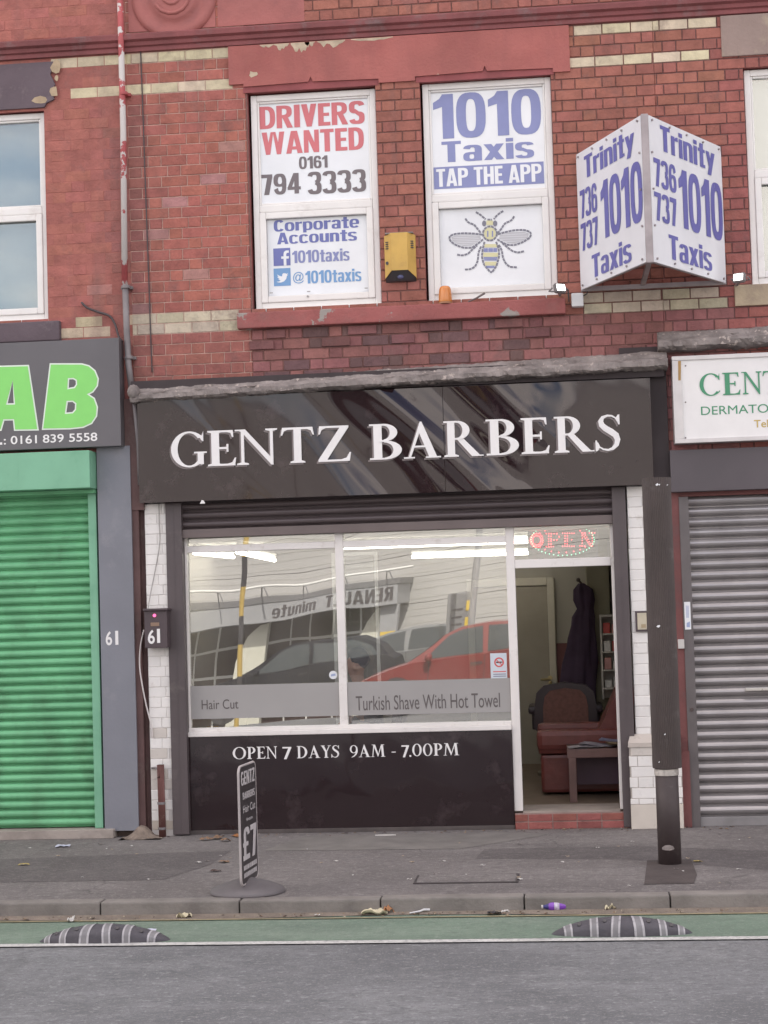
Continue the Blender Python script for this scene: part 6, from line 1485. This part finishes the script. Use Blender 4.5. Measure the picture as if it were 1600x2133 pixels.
for k, (px, py, sz) in enumerate(((428, 1751, .10), (452, 1748, .12), (492, 1743, .11), (470, 1753, .09))):
    scrap('leaf', 'dry brown leaf in the drift along the foot of the black riser', 'leaf', px, py, 0, sz, sz * .7, .035, M_leafb if k != 2 else M_orng, 6 + k, k, shape=1, group='leaves along the foot of the riser')
x, y = G(803, 1742, 0); b = MB(); b.tube([(x - .085, y, .008), (x - .02, y + .01, .007), (x + .085, y + .004, .008)], .006, 6); tag(b.build('plastic_stick', M_lp, None, origin=(x, y, 0)), 'thin white plastic stick lying at the foot of the black riser', 'stick')
GZ = -.090
scrap('food_wrapper', 'crumpled pale wrapper lying in the gutter under the kerb', 'wrapper', 780, 1905, GZ, .17, .055, .045, M_food, 12, .05, .9)
scrap('napkin', 'crumpled white napkin at the left end of the pale wrapper', 'napkin', 760, 1899, GZ, .05, .04, .075, M_lp, 13, .3, .8)
scrap('paper_bag', 'torn orange brown bag at the right end of the pale wrapper', 'bag', 809, 1903, GZ, .075, .05, .05, M_orng, 14, .5, .9)
x, y = G(874, 1903, GZ); b = MB(); b.tube([(x - .062, y - .02, GZ + .008), (x, y, GZ + .014), (x + .03, y + .01, GZ + .024)], [.004, .006, .007], 6); b.bbox(x + .024, x + .068, y, y + .022, GZ + .018, GZ + .03, .004); tag(b.build('plastic_fork', mat('white plastic', (.68, .68, .70), .35, .05), None, origin=(x, y, GZ)), 'white plastic fork lying in the gutter', 'fork')
scrap('tobacco_packet', 'flattened black and white packet in the gutter', 'packet', 1030, 1904, GZ, .09, .05, .03, mat('packet black', (.05, .045, .05), .4, .1), 15, .1)
scrap('paper_scrap', 'white strip of paper beside the flattened black packet', 'paper', 1053, 1901, GZ, .055, .03, .02, M_lp, 16, .0)
scrap('food_scrap', 'cream coloured foam scrap in the gutter right of the purple bottle', 'food scrap', 1271, 1897, GZ, .075, .05, .06, M_food, 17, .3, 1.0)
scrap('food_scrap', 'crumpled cream scrap in the gutter at the left', 'food scrap', 384, 1912, GZ, .10, .05, .04, M_food, 18, .1, .9)
scrap('paper_scrap', 'small torn white paper on the gutter edge above the left separator', 'paper', 149, 1919, GZ, .05, .04, .04, M_lp, 19, .5, .9)
scrap('plastic_bag_scrap', 'pale flattened plastic scrap on the green lane by the left separator', 'plastic scrap', 309, 1939, -.096, .10, .06, .012, M_lb, 20, .1)
# dust and leaf crumbs along the gutter and the foot of the shop fronts
random.seed(41); b = MB()
for k in range(420):
    if k < 300: x, y, Z = random.uniform(-3.2, 3.4), -3.20 - abs(random.gauss(0, .05)), -.087
    else: x, y, Z = random.uniform(-2.4, 2.9), -.04 - abs(random.gauss(0, .07)), .003
    w_ = random.uniform(.006, .02); a = random.uniform(0, 3.1); ca, sa = math.cos(a) * w_, math.sin(a) * w_
    b.col = random.choice(((.30, .22, .15), (.18, .12, .09), (.42, .36, .28), (.10, .075, .07), (.24, .17, .11)))
    b.add([(x - ca, y - sa, Z), (x + sa * .5, y - ca * .5, Z + random.uniform(.002, .012)), (x + ca, y + sa, Z + .002), (x - sa * .5, y + ca * .5, Z + random.uniform(.002, .01))], [(0, 1, 2, 3)])
b.col = None; tag(b.build('gutter_debris', mat('leaf crumbs', (1, 1, 1), .9, .2, 20, attr=True)), 'brown dust and leaf crumbs along the gutter and shop fronts', 'debris', None, 'stuff')
# purple bottle on its side
x0, y0 = G(1128, 1901, GZ); x1, y1 = G(1182, 1900, GZ); R_ = .031
t = thing('bottle', 'purple plastic bottle with a white label lying in the gutter', 'bottle', ((x0 + x1) / 2, y0 + .03, GZ + R_))
M_pur = mat('purple plastic', (.20, .055, .42), .25, .05, coat=.3); M_navy = mat('navy plastic', (.035, .035, .16), .3, .05)
Lb = x1 - x0; yb_ = y0 + .03; zb_ = GZ + R_
def spun(prof, m, nm):
    b = MB(); vs = []; n = 20
    for s_, r_ in prof:
        for k in range(n): vs.append((x0 + s_ * Lb, yb_ + r_ * math.cos(2 * PI * k / n) + .03 * s_, zb_ + r_ * math.sin(2 * PI * k / n)))
    b.add(vs, [(i * n + k, i * n + (k + 1) % n, (i + 1) * n + (k + 1) % n, (i + 1) * n + k) for i in range(len(prof) - 1) for k in range(n)] + [list(range(n)), [(len(prof) - 1) * n + k for k in range(n)]])
    b.build(nm, m, t, True)
spun([(.28, .022), (.36, R_ - .002), (.45, R_), (.92, R_), (.98, R_ - .003), (1, R_ - .012)], M_pur, 'body')
spun([(.07, .011), (.13, .012), (.22, .018), (.28, .0225)], M_navy, 'neck'); spun([(.0, .010), (.0, .0125), (.07, .0125), (.07, .010)], M_lp, 'cap'); spun([(.50, R_ + .001), (.50, R_ + .0012), (.70, R_ + .0012), (.70, R_ + .001)], mat('bottle label', (.58, .52, .66), .5, .2, 40), 'label')
# small scraps scattered about
random.seed(77)
spots = [(63, 1768), (121, 1784), (172, 1828), (209, 1760), (222, 1769), (234, 1770), (275, 1764), (285, 1780), (414, 1798), (432, 1795), (309, 1833), (546, 1745), (585, 1745), (669, 1798), (700, 1795), (716, 1798), (735, 1824), (838, 1784), (853, 1833), (858, 1797), (925, 1795), (907, 1823), (971, 1823), (956, 1757), (1006, 1804), (1081, 1829), (1083, 1833), (1083, 1760), (1172, 1798), (1182, 1785), (1245, 1767), (1288, 1764), (1318, 1754), (1409, 1811), (1423, 1816), (1433, 1789), (1311, 1846), (1499, 1840), (1540, 1812), (1500, 1738), (1540, 1750), (1560, 1746), (661, 1908), (712, 1905), (985, 1901), (1085, 1899), (1305, 1897), (1342, 1895), (1387, 1897), (480, 1788), (460, 1783), (520, 1770), (640, 1770), (1206, 1796)]
sm = [M_lp, mat('tan scrap', (.36, .29, .22), .8, .1), M_lp, M_lead]
sm2 = {}
for i, (px, py) in enumerate(spots):
    Z = 0 if py < 1870 else GZ; x, y = G(px, py, Z)
    if i < 6:
        b = MB(); w_ = random.uniform(.018, .034); r_ = random.uniform(.35, .9)
        b.grid(3, 2, lambda s, q: ((s - .5) * w_, (q - .5) * w_ * r_, .004 + random.uniform(0, .008)))
        o = b.build('litter_scrap', sm[i % 4]); sm2[i] = o
    else:
        o = sm2[i % 6].copy(); COL.objects.link(o)
    o.location = (x, y, Z); o.rotation_euler = (0, 0, random.uniform(-.5, .5)); s_ = random.uniform(.6, 1.25); o.scale = (s_, s_, s_)
    tag(o, 'tiny pale scrap of litter on the grey paving', 'litter scrap', 'tiny scraps of litter on the pavement and gutter')

# ================================================================ THE FAR SIDE OF THE ROAD (seen only in the glass)
LD = 28.0
def RV(px, py, L): return W(px, py, 2 * YG + L)
yD = -LD
t = thing('car_showroom', 'long pale clad car showroom with a grey canopy across the road', 'building', (0, yD, -1.5))
M_clad = mat('pale cladding', (.46, .445, .43), .6, .05, .4); M_dglass = mat('dark showroom glass', (.05, .022, .024), .9, .3, 1.2, spec=.05); M_can = mat('pale grey canopy', (.34, .34, .35), .5, .05); M_cand = mat('mid grey canopy band', (.18, .175, .18), .5, .05); M_wmet = mat('white metal', (.72, .71, .68), .4, .03)
b = MB(); b.box(-40, 40, yD - 12, yD - 3.0, -1.5, 7.4); b.build('core', M_cand, t)
b = MB(); z = -1.5
while z < 7.2: b.box(-40, 40, yD - 3.0, yD - 2.96, z, z + .655); z += .67
for k in range(0, 90): pass
b.build('cladding', M_clad, t)
b = MB(); z = -1.5
while z < 7.2: b.box(-40, 40, yD - 2.962, yD - 2.952, z + .10, z + .107); b.box(-40, 40, yD - 2.962, yD - 2.952, z + .33, z + .337); b.box(-40, 40, yD - 2.962, yD - 2.952, z + .50, z + .507); z += .67
b.build('panel_ribs', mat('cladding shadow line', (.46, .45, .41), .6, .0), t)
cxr = RV(818, 1240, LD)[0]; ZC0, ZC1 = 1.88, 2.36
b = MB(); b.bbox(-30, cxr, yD - 2.9, yD, ZC0, ZC1, .02); cn_ = b.build('canopy', M_can, t)
b = MB(); b.box(-30, cxr + .05, yD - 2.9, yD + .02, ZC1, ZC1 + .16); b.build('upper_band', M_cand, cn_)
b = MB(); b.tube([(-30, yD + .1, ZC1 + .42), (cxr + .3, yD + .1, ZC1 + .42)], .035, 8); b.build('rail', M_wmet, cn_)
for k in range(14):
    xx = cxr - .3 - k * 1.05; b = MB(); b.tube([(xx, yD + .0, ZC1 + .16), (xx, yD + .06, ZC1 + .40), (xx + .1, yD + .3, ZC1 + .36), (xx + .22, yD + .45, ZC1 + .12)], .016, 6); b.build('gooseneck_lamp', M_cand, cn_)
xa, xe = RV(812, 1240, LD)[0], RV(552, 1275, LD)[0]
M_dl = mat('dark grey sign lettering', (.07, .06, .065), .5, .03); wl_ = (xa - xe)
b = MB(); put_heavy(b, 'RENAULT', frame(xa - .03, yD, ZC0 + .09, (-1, 0, 0)), wl_ * .52, .33, .08, .006); put_heavy(b, 'minute', frame(xa - .03 - wl_ * .60, yD, ZC0 + .09, (-1, 0, 0)), wl_ * .39, .31, .08, .006); b.build('lettering', M_dl, cn_)
b = MB(); b.box(-30, cxr - .5, yD - 2.4, yD - 2.3, -1.5, ZC0); b.build('showroom_glass', M_dglass, t)
b = MB()
for k in range(40):
    xx = cxr - .55 - k * .62; b.box(xx, xx + .045, yD - 2.29, yD - 2.24, -1.5, ZC0)
for zz in (1.25, .55, -.1): b.box(-30, cxr - .5, yD - 2.28, yD - 2.23, zz, zz + .07)
b.build('window_bars', M_wmet, t)
b = MB(); b.bbox(cxr - .42, cxr + .02, yD - .6, yD - .2, -1.5, ZC0, .02); b.build('end_column', M_can, t)
b = MB(); b.box(cxr - .40, cxr, yD - .199, yD - .19, .85, 1.25); b.build('yellow_square', mat('yellow sign', (.72, .50, .06), .5, .03), t)
for xx in (cxr - 1.25, RV(470, 1300, LD)[0]):
    b = MB(); b.prism([(0, -1.5 - ZC0), (.85, -1.5 - ZC0), (.85, -.02), (.70, -.05), (.45, -.35), (.2, -.9), (.05, -1.8)], frame(xx, yD - .55, ZC0), 0, .25); b.build('curved_fin', mat('cream fin', (.66, .64, .54), .5, .03), t)
# totem, lamp column, banded pole
LT = 20.0; x0, z1 = RV(925, 1240, LT); x1, _ = RV(985, 1240, LT)
t = thing('totem_sign', 'grey totem board with two yellow squares across the road', 'sign', ((x0 + x1) / 2, -LT, -.4))
b = MB(); b.bbox(x0, x1, -LT - .15, -LT, -.5, z1, .02); b.build('board', mat('totem grey', (.23, .225, .23), .4, .05), t)
for k, dz in enumerate((.18, .52)):
    b = MB(); b.box(x1 - .16, x1 - .02, -LT, -LT + .01, z1 - dz - .2, z1 - dz); b.build('yellow_square', mat('yellow sign', None), t)
b = MB()
for k in range(7): b.box(x0 + .12, x1 - .22, -LT, -LT + .008, z1 - .35 - k * .16, z1 - .31 - k * .16)
b.build('text_lines', M_dl, t)
x, z = RV(978, 1150, 18); b = MB(); b.tube([(x, -18, -.1), (x, -18, 7)], .06, 10); tag(b.build('lamp_column', M_can, None, origin=(x, -18, -.1)), 'plain pale grey lamp column standing before the totem board', 'lamp column')
LP_ = 15.2; x, z = RV(500, 1250, LP_)
t = thing('striped_pole', 'yellow and black banded pole across the road', 'pole', (x, -LP_, -.1))
k = 0; zz = -.1
M_py = mat('pole yellow', (.52, .36, .09), .5, .05)
while zz < 5.6:
    b = MB(); b.tube([(x, -LP_, zz), (x, -LP_, zz + .52)], .042, 12); b.build('yellow_band' if k % 2 == 0 else 'black_band', M_py if k % 2 == 0 else M_ablk, t); zz += .52; k += 1
def car(x0, y, m, label, L=4.0, flip=1, h=1.0):
    t = thing('parked_car', label, 'car', (x0 + L / 2 * flip, y, -.1), 0, 'cars across the road'); k = L / 4.0
    fr = frame(x0, y - .86, -.1, (flip, 0, 0)) if flip > 0 else frame(x0, y + .86, -.1, (-1, 0, 0))
    low = [(0.04, .26), (0, .48), (.06, .62), (.22, .72), (.98, .90), (1.15, .93), (3.72, .99), (3.92, .90), (4.0, .62), (3.97, .30), (3.55, .22), (.45, .22)]
    b = MB(); o, u, v, n_ = fr
    vs = []
    for dp, ins in ((0, .0), (-.10, -.06), (-1.62, -.06), (-1.72, 0)):
        vs += [o + u * ((2 + (a - 2) * (1 + ins * -.25)) * k) + v * ((.5 + (c - .5) * (1 - ins * .6)) * h) + n_ * dp for a, c in low]
    nn = len(low); b.add(vs, [(i * nn + j, i * nn + (j + 1) % nn, (i + 1) * nn + (j + 1) % nn, (i + 1) * nn + j) for i in range(3) for j in range(nn)] + [list(range(nn - 1, -1, -1)), list(range(3 * nn, 4 * nn))]); b.build('body', m, t)
    gh = [(.95, .90), (1.62, 1.30), (1.95, 1.41), (2.4, 1.45), (3.2, 1.42), (3.62, 1.20), (3.80, .97)]
    b = MB(); b.add([o + u * (a * k) + v * (c * h) + n_ * (-.06 - .16 * (c - .9) / .55) for a, c in gh] + [o + u * (a * k) + v * (c * h) + n_ * (-1.66 + .16 * (c - .9) / .55) for a, c in gh], [tuple(range(7)), tuple(range(13, 6, -1))] + [(i, i + 1, i + 8, i + 7) for i in range(6)]); b.build('roof', m, t)
    M_cg = mat('car glass', (.045, .055, .06), .06, 0)
    for w_ in ([(1.22, .96), (1.70, 1.28), (1.98, 1.37), (2.30, 1.395), (2.32, .98)], [(2.40, .985), (2.40, 1.395), (3.1, 1.375), (3.45, 1.2), (3.58, 1.0)]):
        for sd in (0, 1):
            b = MB(); P = [o + u * (a * k) + v * (c * h) + n_ * ((-.052 - .16 * (c - .9) / .55) if sd == 0 else (-1.668 + .16 * (c - .9) / .55)) for a, c in w_]; b.add(P, [list(range(len(P)))]); b.build('side_window', M_cg, t)
    b = MB(); b.add([o + u * ((a - .01) * k) + v * ((c + .012) * h) + n_ * d_ for a, c, d_ in ((1.0, .925, -.18), (1.60, 1.285, -.26), (1.60, 1.285, -1.46), (1.0, .925, -1.54))], [(0, 1, 2, 3)]); b.build('windscreen', M_cg, t)
    for sd, dd in ((0, .004), (1, -1.724)):
        b = MB()
        for a in (1.32, 2.36, 3.42): b.prism([((a - .006) * k, .30 * h), ((a + .006) * k, .30 * h), ((a + .006) * k, .95 * h), ((a - .006) * k, .95 * h)], fr, dd - .001, dd + .001)
        b.prism([(.5 * k, .22 * h), (3.5 * k, .22 * h), (3.5 * k, .32 * h), (.5 * k, .32 * h)], fr, dd - .002, dd + .002)
        for a in (2.14, 3.2): b.prism([(a * k, .80 * h), ((a + .18) * k, .80 * h), ((a + .18) * k, .84 * h), (a * k, .84 * h)], fr, dd - .02, dd + .02)
        b.build('door_trim', M_ablk, t)
        for a in (.78, 3.2):
            b = MB(); b.prism([(a * k + .40 * math.cos(rad(q * 18)), .31 + .40 * math.sin(rad(q * 18))) for q in range(11)], fr, dd - .001, dd + .0015); b.build('wheel_arch', M_ablk, t)
    for a in (.78, 3.2):
        for d_ in (.02, -1.74):
            c = o + u * (a * k) + v * .31 + n_ * d_; b = MB(); b.tube([c - n_ * .1, c + n_ * .1], .31, 22); w_ = b.build('wheel', M_ablk, t)
            b = MB(); b.tube([c - n_ * .108, c + n_ * .108], .19, 16); b.build('rim', M_chrome, w_)
    for d_ in (-.14, -1.58):
        b = MB(); b.ball(o + u * (.12 * k) + v * .62 + n_ * d_, .13, .7, 1, .6); b.build('headlight', M_wmet, t)
    for d_ in (.10, -1.82):
        b = MB(); b.ball(o + u * (1.32 * k) + v * .99 + n_ * d_, .09, .7, 1, .8); b.build('mirror', m, t)
M_cred = mat('red car paint', (.22, .016, .015), .3, .1, 1, coat=.5); M_cdk = mat('dark blue car paint', (.012, .012, .020), .75, .03, spec=.15); M_csl = mat('silver car paint', (.20, .205, .21), .3, .1, 1, coat=.5)
xa = RV(872, 1400, 16.2)[0]
car(xa - 1.15, -17.1, M_cred, 'red hatchback parked across the road facing left')
car(RV(620, 1380, 19)[0] - 2.2, -20.0, M_cdk, 'dark blue car parked across the road by the banded pole', 4.2)
car(RV(905, 1380, 21)[0] - 3.0, -22.2, M_csl, 'silver car parked behind the red hatchback across the road', 4.1)
